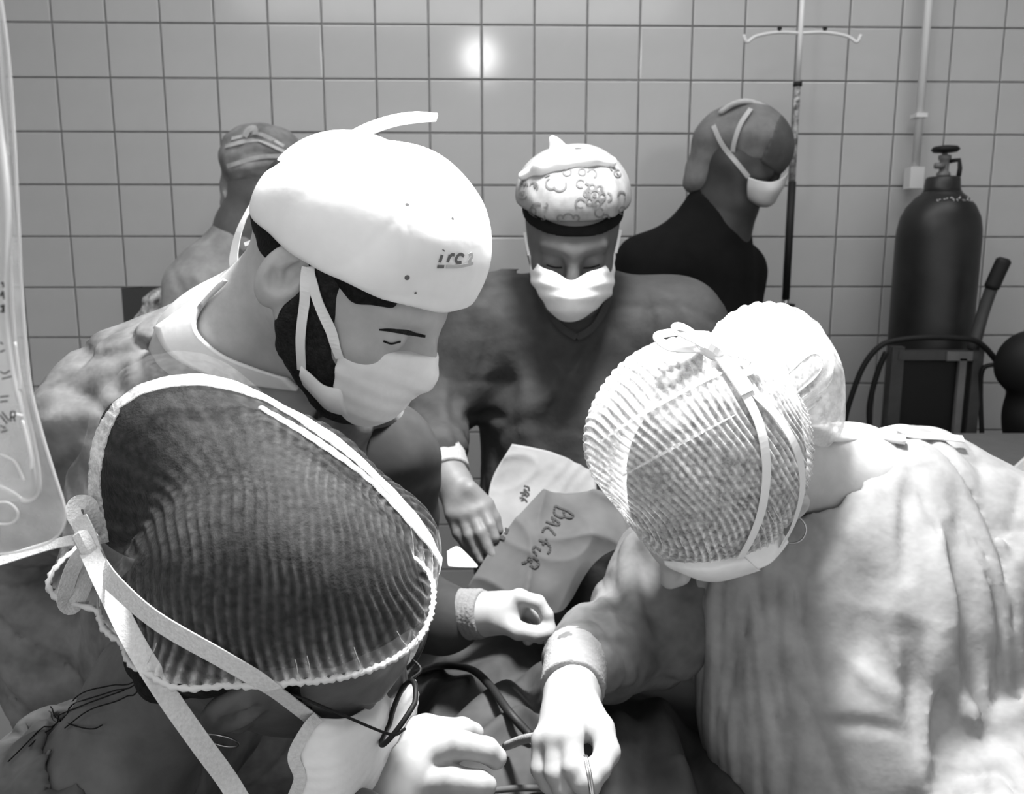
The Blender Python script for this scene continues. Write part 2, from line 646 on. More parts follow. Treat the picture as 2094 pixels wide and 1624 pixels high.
M_STEEL = mat('steel', 0.45, 0.3, 0.05, 20, metal=1.0)
M_CYL = mat('cylinder_paint', 0.014, 0.42, 0.3, 12, spec=0.4)
M_RUBBER = mat('rubber', 0.010, 0.6, spec=0.3)
M_CART = mat('cart_grey', 0.16, 0.6, 0.06, 30, spec=0.3)
M_TROLLEY = mat('trolley_paint', 0.05, 0.5, 0.15, 20, spec=0.4)
M_TROLLEY_L = mat('trolley_worn', 0.14, 0.5, 0.15, 20, spec=0.4)
M_PIPE = mat('pipe_white', 0.62, 0.4, spec=0.4)
M_SCARF = mat('cap_grey', 0.16, 0.85, 0.15, 30, 0.2, 60, spec=0.15)
M_SCARF_L = mat('cap_light', 0.42, 0.85, 0.2, 30, 0.2, 60, spec=0.15)
M_TOP_H = mat('top_grey', 0.33, 0.85, 0.2, 20, 0.2, 40, spec=0.15, crease=0.5, cscale=8)
M_FILM = mat('plastic_film', 0.72, 0.08, 0.1, 30, 0.35, 18, alpha=0.30, anoise=0.12, spec=0.7)
M_FLUID = mat('plastic_pouch', 0.78, 0.06, 0.1, 12, 0.30, 12, alpha=0.42, anoise=0.18, spec=0.9)
M_SEAM = mat('plastic_seam', 0.85, 0.15, alpha=0.75, spec=0.8)
M_LENS = mat('lens', 0.6, 0.03, alpha=0.35, spec=0.9)

# ------------------------------------------------------------------ the room
YAW = math.radians(1.3)
WX = np.array([math.cos(YAW), math.sin(YAW), 0]); WN = np.array([math.sin(YAW), -math.cos(YAW), 0])
W0 = np.array([0, 2.455, 0.0])
TX, TZ, X0, Z0 = 0.150, 0.147, -0.0864, 2.2065 - 15 * 0.147
wall_M = np.stack([WX, -WN, A3(0, 0, 1)], 1)


def structure(name, mb, m, smooth=False):
    o = mb.build(name, m, None, smooth); o['kind'] = 'structure'
    return o


mb = MB(); mb.box((-2.9, 0.006, 0), (2.9, 0.12, 3.0), wall_M, W0)
wall_back = structure('wall_back', mb, M_GROUT)
mb = MB(); mb.box((-2.7, -3.0, -0.1), (2.7, 2.6, 0)); structure('floor', mb, M_FLOOR)
mb = MB(); mb.box((-2.7, -3.0, 3.0), (2.7, 2.6, 3.1)); structure('ceiling', mb, M_PAINT)
mb = MB(); mb.box((-2.75, -3.0, 0), (-2.65, 2.5, 3.0)); structure('wall_left', mb, M_PAINT)
mb = MB(); mb.box((2.65, -3.0, 0), (2.75, 2.6, 3.0)); structure('wall_right', mb, M_PAINT)

# one tile: pillow-edged slab, shared by every tile of the wall
gx, gz, bv = TX / 2 - 0.0018, TZ / 2 - 0.0018, 0.0025
TV, TF = [], []
for (sx, sz, y) in ((gx, gz, 0.007), (gx, gz, -0.002), (gx - bv * 0.4, gz - bv * 0.4, -0.0040), (gx - bv * 1.3, gz - bv * 1.3, -0.0046)):
    TV += [(-sx, y, -sz), (sx, y, -sz), (sx, y, sz), (-sx, y, sz)]
for i in range(3):
    for j in range(4):
        TF.append([4 * i + j, 4 * i + (j + 1) % 4, 4 * i + 4 + (j + 1) % 4, 4 * i + 4 + j])
TF.append([12, 13, 14, 15])
tile_me = mesh_from('tile', np.array(TV), TF)
tile_me.materials.append(M_TILE)
rest = MB()
rg = random.Random(4)
for i in range(-19, 20):
    for k in range(0, 20):
        p = W0 + WX * (X0 + TX * (i + 0.5)) + A3(0, 0, Z0 + TZ * (k + 0.5))
        if p[2] > 2.98 or p[2] < 0.05:
            continue
        if -13 <= i <= 12 and 7 <= k <= 17:
            t = bpy.data.objects.new('tile', tile_me)
            scene.collection.objects.link(t)
            t.parent = wall_back
            t.location = p
            t.rotation_euler = (rg.uniform(-.0022, .0022), 0, YAW + rg.uniform(-.0022, .0022))
        else:
            rest.add(np.array(TV) @ wall_M.T + p, TF)
o = rest.build('tile_field', M_TILE, wall_back, False); o['kind'] = 'stuff'

# ------------------------------------------------------------------ people: shared builders
def frame(F, U):
    F = np.array(F, float); F /= np.linalg.norm(F)
    U = np.array(U, float); U -= F * (U @ F); U /= np.linalg.norm(U)
    return np.stack([F, np.cross(U, F), U], 1)


def head_sd(ears=True):
    """head in its own frame: x forward, y to its left, z up; 0.24 m from chin to crown"""
    fs = [ell((-.012, 0, .030), (.098, .076, .088)),
          ell((.030, 0, -.045), (.066, .060, .075)),
          ell((.074, 0, -.104), (.022, .026, .018)),
          cone((-.005, .050, -.050), (.060, .022, -.108), .018, .014),
          cone((-.005, -.050, -.050), (.060, -.022, -.108), .018, .014),
          cone((.078, .040, .008), (.090, .012, .006), .011, .012),
          cone((.078, -.040, .008), (.090, -.012, .006), .011, .012),
          ell((.062, .040, -.040), (.022, .020, .020)),
          ell((.062, -.040, -.040), (.022, .020, .020)),
          ell((.088, 0, -.078), (.014, .024, .012))]
    h = union(fs, [0, .05, .03, .03, .03, .014, .014, .02, .02, .015])
    h = cut(h, ell((.106, .033, -.016), (.018, .019, .012)), .016)
    h = cut(h, ell((.106, -.033, -.016), (.018, .019, .012)), .016)
    ex = [h, cone((.094, 0, .000), (.116, 0, -.042), .0085, .0115),
          ell((.106, .011, -.046), (.010, .008, .008)), ell((.106, -.011, -.046), (.010, .008, .008)),
          ell((.080, .033, -.017), (.0135, .0155, .0125)), ell((.080, -.033, -.017), (.0135, .0155, .0125))]
    h = union(ex, [0, .014, .008, .008, .006, .006])
    for s in ((-1, 1) if ears else ()):   # ears: shell, concha, lobe
        M = frame((.92, -s * .34, -.16), (-.20, 0, 1))
        e = ell((-.016, s * .080, -.014), (.0215, .0110, .034), M)
        e = cut(e, ell((-.011, s * .0900, -.008), (.0135, .0105, .022), M), .003)
        e = union([e, ell((-.004, s * .075, -.045), (.009, .007, .011)), chain([(-.012, s * .084, .008), (-.020, s * .085, -.006), (-.014, s * .082, -.024)], [.0035, .0035, .003], .002)], .004)
        h = union([h, e], .006)
    return h


HEAD = head_sd()
HEAD_COVERED = head_sd(False)                            # ears hidden under a cap


def person(label, base, cat='person'):
    return thing('person', label, cat, (base[0], base[1], 0.0))


def legs(p, pelvis, rot=0.0, top=0.84, mt=None, hip=0.15):
    """trousers and shoes down to the floor"""
    x, y = pelvis
    c, s = math.cos(rot), math.sin(rot)
    q = lambda a, b, z: A3(x + a * c - b * s, y + a * s + b * c, z)
    parts = [cone(q(0, 0, top - .02), q(0, 0, top - .14), hip * .8, hip)]
    for sg in (-1, 1):
        parts.append(chain([q(sg * .085, 0, top - .14), q(sg * .10, .01, .46), q(sg * .10, 0, .10)], [.085, .062, .06], .01))
    solid('trousers', union(parts, .03), 0.014, mt or M_SLEEVE, p)
    for sg in (-1, 1):
        f = union([ell(q(sg * .10, -.05, .035), (.048, .048, .035)), ell(q(sg * .10, -.13, .03), (.046, .07, .028)), ell(q(sg * .10, .03, .04), (.042, .05, .04))], .03)
        f = inter(f, half((0, 0, 0.001), (0, 0, -1)), .004)
        solid('shoe', f, 0.008, M_RUBBER, p)


def glove_sd(wrist, palm, fingers, thumb, pr=.0145, fr=.0105, k=.012, wr=.030):
    """hand from (px, py, d) joints: wrist -> palm -> each finger [mcp, pip, dip, tip]"""
    w, c = W(*wrist), W(*palm)
    fs = [chain([w, w + (c - w) * .5], [wr, wr * .92], .01)]
    for i, f in enumerate(fingers):
        m = W(*f[0])
        fs.append(cone(w + (m - w) * .25, m, pr, pr * .80))
    fs.append(cone(w + (c - w) * .5, c, pr * 1.15, pr * 1.1))
    n = len(fs)
    for f in fingers:
        P = [W(*q) for q in f]
        fs.append(chain(P, list(np.linspace(fr * 1.08, fr * .84, len(P))), .003))
    T = [W(*q) for q in thumb]
    fs.append(chain(T, list(np.linspace(fr * 1.35, fr * .92, len(T))), .004))
    ks = [0] + [.016] * (n - 1) + [.004] * len(fingers) + [.010]
    return union(fs, ks)


def cuff_sd(a, b, r0, r1):
    A, B = W(*a), W(*b)
    ax = (B - A) / np.linalg.norm(B - A)
    L = np.linalg.norm(B - A)
    f = inter(inter(cone(A - ax * .03, B + ax * .03, r0, r1), half(A, -ax), .004), half(B, ax), .004)
    axf = ax.astype(np.float32)
    return disp(f, lambda P: (0.0009 * np.sin((P @ axf) * 900)).astype(np.float32), .004)


def strap_path(f, pix, o=.0025, n=24, sm=6):
    """tape pulled over a surface: follows it but bridges the hollows"""
    q = dense(pix, n)
    P = hit(f, q)
    D = np.linalg.norm(P - CAM, axis=1)
    E = D.copy()
    for _ in range(sm * 4):
        E[1:-1] = np.minimum(E[1:-1], 0.5 * (E[:-2] + E[2:]))
    v = (P - CAM) / D[:, None]
    P = CAM + v * E[:, None]
    N = grad(f, P)
    for _ in range(3):
        N[1:-1] = (N[1:-1] + N[:-2] + N[2:])
        N /= np.linalg.norm(N, axis=1)[:, None]
    return P + N * o, N


def loop_px(pts, n=36):
    return dense([W(*p) for p in pts], n)


# ------------------------------------------------------------------ person in the foreground: hairnet, glasses
MA = frame((.843, .24, -.482), (.535, -.477, .698)); TA = A3(-.178, .619, 1.269)
headA = xf(HEAD, MA, TA, 1.0)
la = lambda *p: TA + MA @ np.array(p, float)
NBa = A3(-.315, .690, 1.165)
pA = person('person in a bulging see-through hairnet, glasses and hoop earring, in the lower left foreground', (-.5, .62))
shA = [(-.40, .53, 1.02), (-.34, .82, 1.06)]
neckA = union([cone(la(-.03, 0, -.05), NBa, .052, .058), cone(NBa, (-.37, .67, 1.08), .058, .060)], .03)
armA = chain([shA[0], (-.20, .43, .93), W(730, 1690, .585)], [.05, .042, .028], .01)
bodyA = union([headA, neckA, chain([(-.37, .67, 1.07), (-.40, .66, 1.00), (-.45, .63, .84)], [.06, .09, .11], .02), cone(shA[0], shA[1], .055, .055), armA], [0, .03, .04, .05, .02])
solid('body', bodyA, .0034, M_SKIN_A, pA)

hairA = union([xf(ell((-.014, 0, .028), (.105, .086, .098)), MA, TA), ell(W(345, 905, .665), .052), ell(W(470, 995, .66), .066),
               ell(W(600, 1040, .66), .066), ell(W(300, 1040, .68), .045), ell(W(330, 1320, .65), .05)], .035)
ZA = (.029, .42, .72, -.40)


def trim(M, T, z, o, s=1.0):
    """everything above the slanting hem of a cap"""
    Mf, Tf = np.array(M, np.float32), np.array(T, np.float32)

    def f(P):
        q = (P - Tf) @ Mf
        return (z[0] + o + np.where(q[:, 0] > 0, z[1], z[2]) * q[:, 0] + z[3] * q[:, 1] - q[:, 2]) * .8
    return SD(f, (-9, -9, -9), (9, 9, 9))


trimA = lambda o: trim(MA, TA, ZA, o)
hairA = inter(hairA, trimA(-.002), .01)
hairA = union([hairA, chain([la(-.088, -.01, .005), la(-.092, -.01, -.03), la(-.085, 0, -.062)], [.038, .034, .022], .01),
               chain([la(-.050, -.064, .01), la(-.066, -.058, -.025), la(-.082, -.040, -.060)], [.028, .027, .020], .01),
               chain([la(.005, -.066, .03), la(.030, -.062, .004), la(.030, -.060, -.014)], [.014, .009, .005], .006)], .012)
solid('hair', disp(hairA, wob(.0035, 70, 3, 6)), .003, M_HAIR, pA)
netA = union([off(hairA, .0075), ell(W(230, 1000, .68), .028), ell(W(285, 1180, .67), .055), ell(W(205, 1235, .655), .030), ell(W(225, 1310, .65), .036),
              ell(W(800, 1110, .65), .036), ell(W(380, 850, .675), .048)], .045)
netA = inter(netA, trimA(-.006), .006)
rg3 = np.random.RandomState(2)


def net_shell(f, name, M, T, zcut, nring, naz, m_shell, m_thread, parent, cen=(0, 0, .035), pole=(1, 0, .1), amp=.0012, period=5, r_thread=.0006, drop=.5, reach=.03, floor_=.12):
    """gauze shell gathered in ribs that run over the head from side to side, with its raised threads"""
    c = T + M @ np.array(cen)
    p = np.array(pole, float); p /= np.linalg.norm(p)
    a_ = np.cross(p, A3(0, 1, 0)); a_ /= np.linalg.norm(a_)
    b_ = np.cross(p, a_)

    def trace(loc):
        v = loc @ M.T
        t = np.full(len(v), .30)
        for _ in range(50):                              # march inwards from outside
            d = f((c + v * t[:, None]).astype(np.float32)).astype(float)
            t = np.maximum(t - d * 0.6, .02)
        return c + v * t[:, None], v

    def lz_of(P):
        q = (P - T) @ M
        return q[..., 2] - zcut[0] - np.where(q[..., 0] > 0, zcut[1], zcut[2 % len(zcut)]) * q[..., 0] - (zcut[3] * q[..., 1] if len(zcut) > 3 else 0)
    po = np.linspace(.012, math.pi - .012, nring)
    az = np.linspace(0, 2 * math.pi, naz, endpoint=False)
    pp, aa = np.meshgrid(po, az, indexing='ij')
    loc = (np.sin(pp) * np.cos(aa))[..., None] * a_ + (np.sin(pp) * np.sin(aa))[..., None] * b_ + np.cos(pp)[..., None] * p
    P, v = trace(loc.reshape(-1, 3))
    P = P.reshape(nring, naz, 3); N = v.reshape(nring, naz, 3)
    i_ = np.arange(nring)[:, None] + 1.2 * np.sin(aa * 3 + 1) + .9 * np.sin(aa * 7 + pp * 5)
    rip = np.sin(2 * math.pi * i_ / period)
    mod = .55 + .45 * np.sin(aa * 5 + pp * 3) * np.sin(pp * 6 - aa * 2)
    S = P + N * (amp * rip * mod)[..., None]
    ok = lz_of(P) > 0.0
    ids = np.arange(nring * naz).reshape(nring, naz)
    nxt = np.roll(ids, -1, 1)
    Q = np.stack([ids[:-1], nxt[:-1], nxt[1:], ids[1:]], -1).reshape(-1, 4)
    Q = Q[ok.ravel()[Q].all(1)]
    L = lz_of(P)
    near = np.exp(-np.maximum(L, 0) / reach)
    rib = np.clip(.5 + .5 * rip, 0, 1) ** 2 * (.35 + .65 * mod)
    patchy = .5 + .5 * np.sin(aa * 2.3 + 1.5 * np.sin(pp * 4)) * np.sin(pp * 3.1 + aa)
    dens = np.clip(rib * (floor_ * (.4 + 1.2 * patchy) + (1 - floor_) * near) + .75 * near ** 2.5 * (.5 + .5 * rib) + .15 * floor_ * patchy, 0, 1)
    me_ = mesh_from(name, S.reshape(-1, 3), Q)
    at_ = me_.attributes.new('weave', 'FLOAT', 'POINT'); at_.data.foreach_set('value', dens.ravel().astype(np.float32))
    sh = link(name, me_, m_shell, parent)
    mb = MB()
    for i in range(2, nring - 2, period):
        run = []
        on_ = rg3.rand() > drop * .5
        for j in range(naz):
            if rg3.rand() < .07:
                on_ = rg3.rand() > drop
            if ok[i, j] and on_ and L[i, j] < reach * 1.4:
                run.append(S[i, j] + N[i, j] * .0004 + rg3.normal(size=3) * .0002)
            if (not ok[i, j] or not on_ or j == naz - 1) and run:
                if len(run) > 3:
                    mb.tube(run, r_thread, 4, cap=False)
                run = []
    th = mb.build('raised_thread', m_thread, sh)
    th['kind'] = 'stuff'
    az2 = np.linspace(0, 2 * math.pi, 220, endpoint=False)
    lo, hi = np.full(220, .2), np.full(220, 2.8)
    for _ in range(16):
        mid = .5 * (lo + hi)
        Pm, vm = trace(np.stack([np.sin(mid) * np.cos(az2), np.sin(mid) * np.sin(az2), np.cos(mid)], -1))
        up = lz_of(Pm) > 0.0005
        lo = np.where(up, mid, lo); hi = np.where(up, hi, mid)
    e = Pm + vm * (.0005 + .0005 * np.sin(np.arange(220) * 1.7))[:, None]
    mb = MB(); mb.tube(e, np.where(np.arange(220) % 2, .0030, .0017), 6, closed=True)
    mb.build('elastic_edge', m_thread, sh)
    return sh


hnA = net_shell(netA, 'hairnet', MA, TA, ZA, 240, 150, M_GAUZE_A, M_THREAD_A, pA, cen=(-.02, 0, .06), pole=MA.T @ A3(.95, .2, .1), amp=.0012, period=7, r_thread=.00028, drop=.6, reach=.022, floor_=.035)
for q, w_ in (([(235, 835), (300, 795), (400, 779), (500, 800), (600, 850), (700, 915), (790, 1000), (860, 1080), (898, 1150)], .013), ([(530, 835), (640, 900), (760, 990), (870, 1110)], .008),
              ([(610, 862), (720, 940), (820, 1040), (890, 1140)], .006), ([(215, 1110), (200, 1040), (198, 960), (212, 890), (240, 835)], .016)):
    P, N = on(netA, q, .0016, 60)
    P += N * (.0003 * np.sin(np.arange(60) * 1.3))[:, None]
    mb = MB(); mb.ribbon(P, N, w_ * (.55 + .45 * np.sin(np.linspace(.1, 3.04, 60))), .0012); mb.build('pleat', M_PLEAT, hnA)

# mask and its tapes
mA = A3(0, 0, 0)
maskA, G, N = patch('face_mask', [
    [(645, 1468, .562), (700, 1470, .575), (745, 1450, .605), (800, 1405, .665), (850, 1390, .720)],
    [(628, 1490, .556), (700, 1500, .566), (765, 1485, .600), (805, 1450, .660), (855, 1430, .720)],
    [(600, 1545, .552), (690, 1565, .560), (750, 1560, .600), (795, 1530, .66), (840, 1500, .72)],
    [(612, 1590, .556), (670, 1630, .560), (715, 1640, .582), (760, 1610, .63), (800, 1590, .69)],
    [(590, 1650, .560), (640, 1690, .566), (680, 1690, .585), (720, 1670, .63), (760, 1650, .69)]],
    M_MASK, pA, 40, 40, .0012, lambda P: .0005 * np.sin(P[:, 2] * 640 + P[:, 0] * 80).astype(np.float32))
mb = MB()
mb.ribbon(*[np.array(x) for x in (dense([W(650, 1466, .560), W(628, 1492, .553), W(601, 1545, .549), W(613, 1592, .553), W(592, 1648, .557)], 40), np.array([.2, -1, .3]))], .009, .0016)
mb.build('edge_binding', M_STRAP, maskA)
surA = union([netA, headA, neckA], .01)
mb = MB(); P, N = strap_path(surA, [(185, 1130), (235, 1185), (330, 1265), (460, 1340), (560, 1400), (645, 1466)], .004, 40)
mb.ribbon(P, N, np.linspace(.0165, .013, len(P)), .0009); mb.build('strap', M_STRAP, maskA)
mb = MB(); mb.ribbon(dense([W(182, 1125, .592), W(225, 1215, .560), W(275, 1315, .536), W(340, 1420, .526), W(410, 1520, .528), W(470, 1603, .537), W(520, 1690, .535)], 40), A3(.25, -.85, .45), .0140, .0009)
mb.build('strap', M_STRAP, maskA)
mb = MB()
nb = np.array([-.2, -1, .35])
mb.ribbon(loop_px([(182, 1118, .60), (150, 1160, .598), (132, 1225, .60), (150, 1240, .606), (175, 1190, .61), (190, 1125, .612)]), A3(.8, -.6, .3), .012, .0009)
mb.ribbon(loop_px([(180, 1095, .60), (150, 1050, .60), (160, 1028, .605), (185, 1035, .61), (190, 1085, .61)]), A3(.7, -.7, .2), .011, .0009)
mb.ribbon(loop_px([(185, 1100, .598), (130, 1108, .60), (70, 1125, .61), (-10, 1150, .62), (-60, 1160, .625)]), A3(0, -.6, .8), .010, .0009)
mb.ribbon(loop_px([(160, 1060, .597), (180, 1100, .594), (200, 1150, .593), (222, 1190, .594)]), A3(-.2, -1, .3), .015, .0012)
mb.tube(loop_px([(165, 1085, .598), (178, 1110, .595), (190, 1135, .595)], 8), [.004, .008, .008, .008, .008, .008, .007, .004], 8)
mb.build('bow', M_STRAP, maskA)

# glasses: two rims, bridge, temples
gl = thing('glasses', 'thin dark-rimmed glasses seen edge-on, on the face of the hairnet person in the foreground', 'glasses', la(.11, 0, -.02))
for s in (-1, 1):
    ang = np.linspace(0, 2 * math.pi, 40, endpoint=False)
    c = np.array([.119, s * .036, -.022])
    ring = np.array([la(*(c + A3(-.010 * abs(math.cos(a)) * (1 if s * math.cos(a) > 0 else 0), .028 * math.cos(a), .023 * math.sin(a)))) for a in ang])
    mb = MB(); mb.tube(ring, .0023, 8, closed=True); mb.build('rim', M_RUBBER, gl)
    cen = ring.mean(0) + MA @ A3(.002, 0, 0)
    mb = MB(); mb.add(np.vstack([ring, cen[None]]), [[i, (i + 1) % 40, 40] for i in range(40)]); mb.build('lens', M_LENS, gl)
    mb = MB(); mb.tube(dense([la(.112, s * .062, .006), la(.098, s * .073, .012), la(.050, s * .080, .030), la(.010, s * .082, .038), la(-.020, s * .082, .030)], 24), .0012, 6)
    mb.build('temple', M_RUBBER, gl)
mb = MB(); mb.tube(dense([la(.117, .010, -.014), la(.124, 0, -.009), la(.117, -.010, -.014)], 10), .0013, 6); mb.build('bridge', M_RUBBER, gl)
er = [la(-.008 + .013 * math.sin(a), -.083 - .002 * math.cos(a), -.053 - .013 * (math.cos(a) * -1 + 0) - .010) for a in np.linspace(0, 2 * math.pi, 40, endpoint=False)]
mb = MB(); mb.tube(er, .0009, 6, closed=True)
tag(mb.build('hoop_earring', M_STEEL), 'small thin hoop earring hanging from the ear of the person with glasses', 'earring')

# gown over the back and shoulders, and the gloved hand
gA = union([chain([(-.395, .675, 1.045), (-.43, .65, .95), (-.47, .62, .72), (-.48, .60, .42)], [.105, .14, .165, .20], .02), cone(shA[0], shA[1], .075, .07),
            chain([shA[0], (-.20, .43, .93), W(690, 1760, .575)], [.072, .062, .045], .01)], .04)
gA = cut(gA, union([off(neckA, .004), ell(W(395, 1570, .64), .030)], .02), .006)
gA = folds(gA, [([(0, 1600), (90, 1510), (190, 1425)], .010, .010), ([(0, 1530), (110, 1450), (200, 1400)], .006, .008), ([(60, 1600), (150, 1540), (230, 1500)], .008, .009)])
gA = inter(disp(gA, both(wob(.004, 45, 9, 6), ridge(.008, 60, 10))), half((0, 0, .36), (0, 0, -1)), .004)
gownA = solid('gown', gA, .0055, M_GOWN_A, pA)
mb = MB()                                               # loose wisps of hair on the nape
for s_ in ([(150, 1440), (180, 1415), (240, 1400), (330, 1380)], [(60, 1530), (140, 1450), (215, 1420), (300, 1390)], [(100, 1450), (130, 1475), (190, 1490), (215, 1480)],
           [(140, 1490), (190, 1450), (250, 1430), (300, 1400)], [(20, 1560), (90, 1490), (170, 1445), (260, 1410)]):
    P, N = on(union([gA, neckA, hairA], .0), s_, .003, 20, 4)
    mb.tube(P, .0006, 5)
mb.build('hair_wisps', M_HAIR, pA)['kind'] = 'stuff'
gv = glove_sd((735, 1700, .645), (830, 1575, .665),
              [[(900, 1510, .690), (945, 1494, .700), (968, 1500, .710)],
               [(870, 1545, .674), (945, 1524, .665), (995, 1534, .668), (1014, 1550, .670)],
               [(850, 1600, .662), (930, 1596, .650), (980, 1602, .652), (993, 1606, .654)],
               [(870, 1645, .660), (925, 1650, .648), (960, 1652, .648)]],
              [(770, 1570, .685), (815, 1505, .70), (870, 1490, .705), (930, 1494, .712)], .0185, .0120, wr=.034)
solid('glove', gv, .0022, M_GLOVE, pA)
legs(pA, (-.49, .60), .3)

# ------------------------------------------------------------------ bearded person in the white printed cap
MBm = frame((.783, -.229, -.578), (.523, -.26, .812)); TB = A3(-.164, .849, 1.545); SB = 1.08
headB = xf(HEAD, MBm, TB, SB)
lb = lambda *p: TB + MBm @ (np.array(p, float) * SB)
NBb = W(470, 735, .93)
pB = person('bearded person in a white printed cap and white mask, head bent to the right', (-.40, 1.0))
neckB = union([cone(lb(-.035, 0, -.03), NBb, .060, .066), cone(lb(.03, 0, -.10), NBb + A3(.05, 0, -.03), .03, .04)], .04)
shR, shL = W(225, 925, .93), W(770, 950, 1.03)
bodyB = union([headB, neckB, cone(NBb, W(480, 1000, .98), .08, .13), cone(shR, shL, .065, .06), chain([W(480, 1000, .98), W(480, 1400, 1.02)], [.13, .14]),
               chain([shL, W(800, 1230, 1.11), W(985, 1255, 1.012)], [.05, .042, .024], .01), chain([shR, W(32, 1082, .99), W(112, 1390, .955)], [.05, .042, .03], .01)],
              [0, .03, .05, .05, .05, .02, .02])
solid('body', bodyB, .0031, M_SKIN_B, pB)
hairB = inter(xf(ell((-.014, 0, .022), (.099, .079, .082)), MBm, TB, SB), half(lb(-.02, 0, -.035), MBm @ A3(.55, 0, -1)), .01)
hairB = union([hairB, xf(union([chain([(.004, -.066, .02), (.045, -.066, .016), (.07, -.056, .020)], [.012, .013, .006], .004), chain([(.004, .066, .02), (.04, .066, .018)], [.012, .01], .004)], 0), MBm, TB, SB)], .006)
solid('hair', disp(hairB, wob(.002, 120, 5, 6)), .003, M_HAIR, pB)
beard = inter(off(union([headB, cone(lb(-.035, 0, -.03), NBb, .056, .060)], .02), .0055),
              xf(union([chain([(.012, -.062, .012), (.016, -.060, -.045), (.03, -.05, -.085), (.06, -.03, -.115), (.08, 0, -.115)], [.018, .027, .032, .034, .03], .01),
                        chain([(.012, .062, .0), (.016, .060, -.045), (.03, .05, -.085), (.06, .03, -.115), (.08, 0, -.115)], [.016, .025, .03, .03, .03], .01)], .01), MBm, TB, SB), .004)
solid('beard', disp(beard, wob(.0018, 190, 6, 7)), .003, M_BEARD, pB)
mb = MB()                                                # brow and lash line of the visible eye
P, N = on(headB, [(775, 674), (800, 675), (835, 680), (870, 687)], .0010, 16); mb.ribbon(P, N, np.concatenate([np.linspace(.0015, .0055, 11), np.linspace(.0055, .003, 5)]), .0006)
mb.build('eyebrow', M_BEARD, pB)
mb = MB(); P, N = on(headB, [(784, 697), (800, 702), (818, 698)], .001, 14); mb.ribbon(P, N, .0018, .0006)
mb.build('eyelashes', M_BEARD, pB)

capB = xf(union([ell((-.005, 0, .020), (.107, .089, .080)), ell((.030, 0, .060), (.070, .080, .066))], .07), MBm, TB, SB)
brim = half(lb(.0, 0, .014), MBm @ A3(.16, 0, -1))
capB = inter(capB, brim, .006)
capB0 = capB
capB = folds(capB, [([(640, 565), (760, 600), (930, 612)], .0016, .004), ([(860, 300), (835, 420), (833, 560)], .0012, .003), ([(835, 420), (740, 520), (680, 550)], .0010, .003), ([(560, 520), (640, 555)], .002, .005)])
capB = disp(capB, wob(.0018, 60, 11, 6))
cB = solid('surgical_cap', capB, .003, M_WHITE, pB)
ink('cap_print', capB, [[(898, 536), (903, 521)], [(905.5, 513), (906.5, 511)], [(914, 536), (919, 521)], [(917, 527), (922, 521), (928, 521)],
                        [(947, 524), (942, 520), (936, 521), (932, 527), (931, 533), (935, 537), (942, 536)]], .0030, M_PRINT, cB, .0010)
ink('cap_print', capB, [[(893, 545), (907, 545)]], .0030, M_PRINT, cB, .0010)
ink('cap_print', capB, [[(911, 545), (935, 545), (952, 542), (966, 538)], [(957, 522), (962, 519), (964, 525), (959, 531), (957, 535), (962, 534)]], .0030, mat('print_pale', .45, .8), cB, .0010)
mb = MB()
for px, py, r in ((833, 567, .0026), (833, 420, .0018), (850, 598, .0014), (925, 448, .0016), (942, 600, .0012)):
    P, N = on(capB0, [(px - 1, py), (px + 1, py)], .0012, 2)
    q = [P[0] + r * (math.cos(a) * np.cross(N[0], A3(0, 0, 1)) + math.sin(a) * np.cross(N[0], np.cross(N[0], A3(0, 0, 1)))) for a in np.linspace(0, 6.28, 13)[:-1]]
    mb.add(q, [list(range(12))])
mb.build('print_dots', M_PRINT, cB)['kind'] = 'stuff'
mb = MB()                                                # tie end sticking up from the crown
mb.ribbon(dense([W(690, 300, .86), W(745, 268, .855), (W(800, 248, .85)), W(850, 240, .845), W(893, 240, .84)], 24), A3(0, -.75, .65), np.concatenate([np.linspace(.018, .014, 18), np.linspace(.013, .009, 6)]), .003)
mb.build('tie', M_WHITE, cB)
mb = MB()
mb.ribbon(dense([W(560, 355, .90), W(515, 420, .885), W(490, 470, .88), W(478, 525, .88), W(483, 556, .88)], 24), A3(-.3, -1, .1), np.concatenate([np.linspace(.006, .005, 10), np.linspace(.006, .013, 14)]), .0012)
mb.ribbon(dense([W(545, 480, .885), W(520, 492, .88), W(500, 500, .88)], 8), A3(0, -1, .2), .004, .0012)
mb.build('tie', M_WHITE, cB)

mform = union([ell((.050, 0, -.060), (.060, .062, .063)), cone((.098, 0, -.020), (.115, 0, -.046), .011, .013), ell((.080, 0, -.094), (.030, .036, .030))], .03)
mform = off(mform, .0015)
mform = inter(inter(mform, half((.100, 0, -.026), (-.30, 0, 1)), .003), half((.057, 0, -.06), (-1, 0, -.30)), .004)
mform = disp(mform, lambda P: (.00035 * np.sin(P[:, 2] * 380 + P[:, 1] * 30)).astype(np.float32))
maskB = solid('face_mask', xf(mform, MBm, TB, SB), .0025, M_MASK, pB)
bform = union([headB, off(beard, .001)], .004)
fr_ = [dense(r, 16) for r in ([(617, 748), (640, 768), (664, 788), (700, 796)], [(614, 766), (636, 790), (662, 812), (702, 822)], [(622, 786), (646, 812), (672, 838), (712, 850)])]
FG_ = np.array([hit(bform, r) for r in fr_])
FG_ = FG_ + (CAM - FG_) / np.linalg.norm(CAM - FG_, axis=2)[..., None] * .006
fl = link('mask_flap', mesh_from('mask_flap', FG_.reshape(-1, 3), [[i * 16 + j, i * 16 + j + 1, (i + 1) * 16 + j + 1, (i + 1) * 16 + j] for i in range(2) for j in range(15)]), M_MASK, maskB)
md = fl.modifiers.new('thickness', 'SOLIDIFY'); md.thickness = .002
surB = union([capB0, headB, beard], .004)
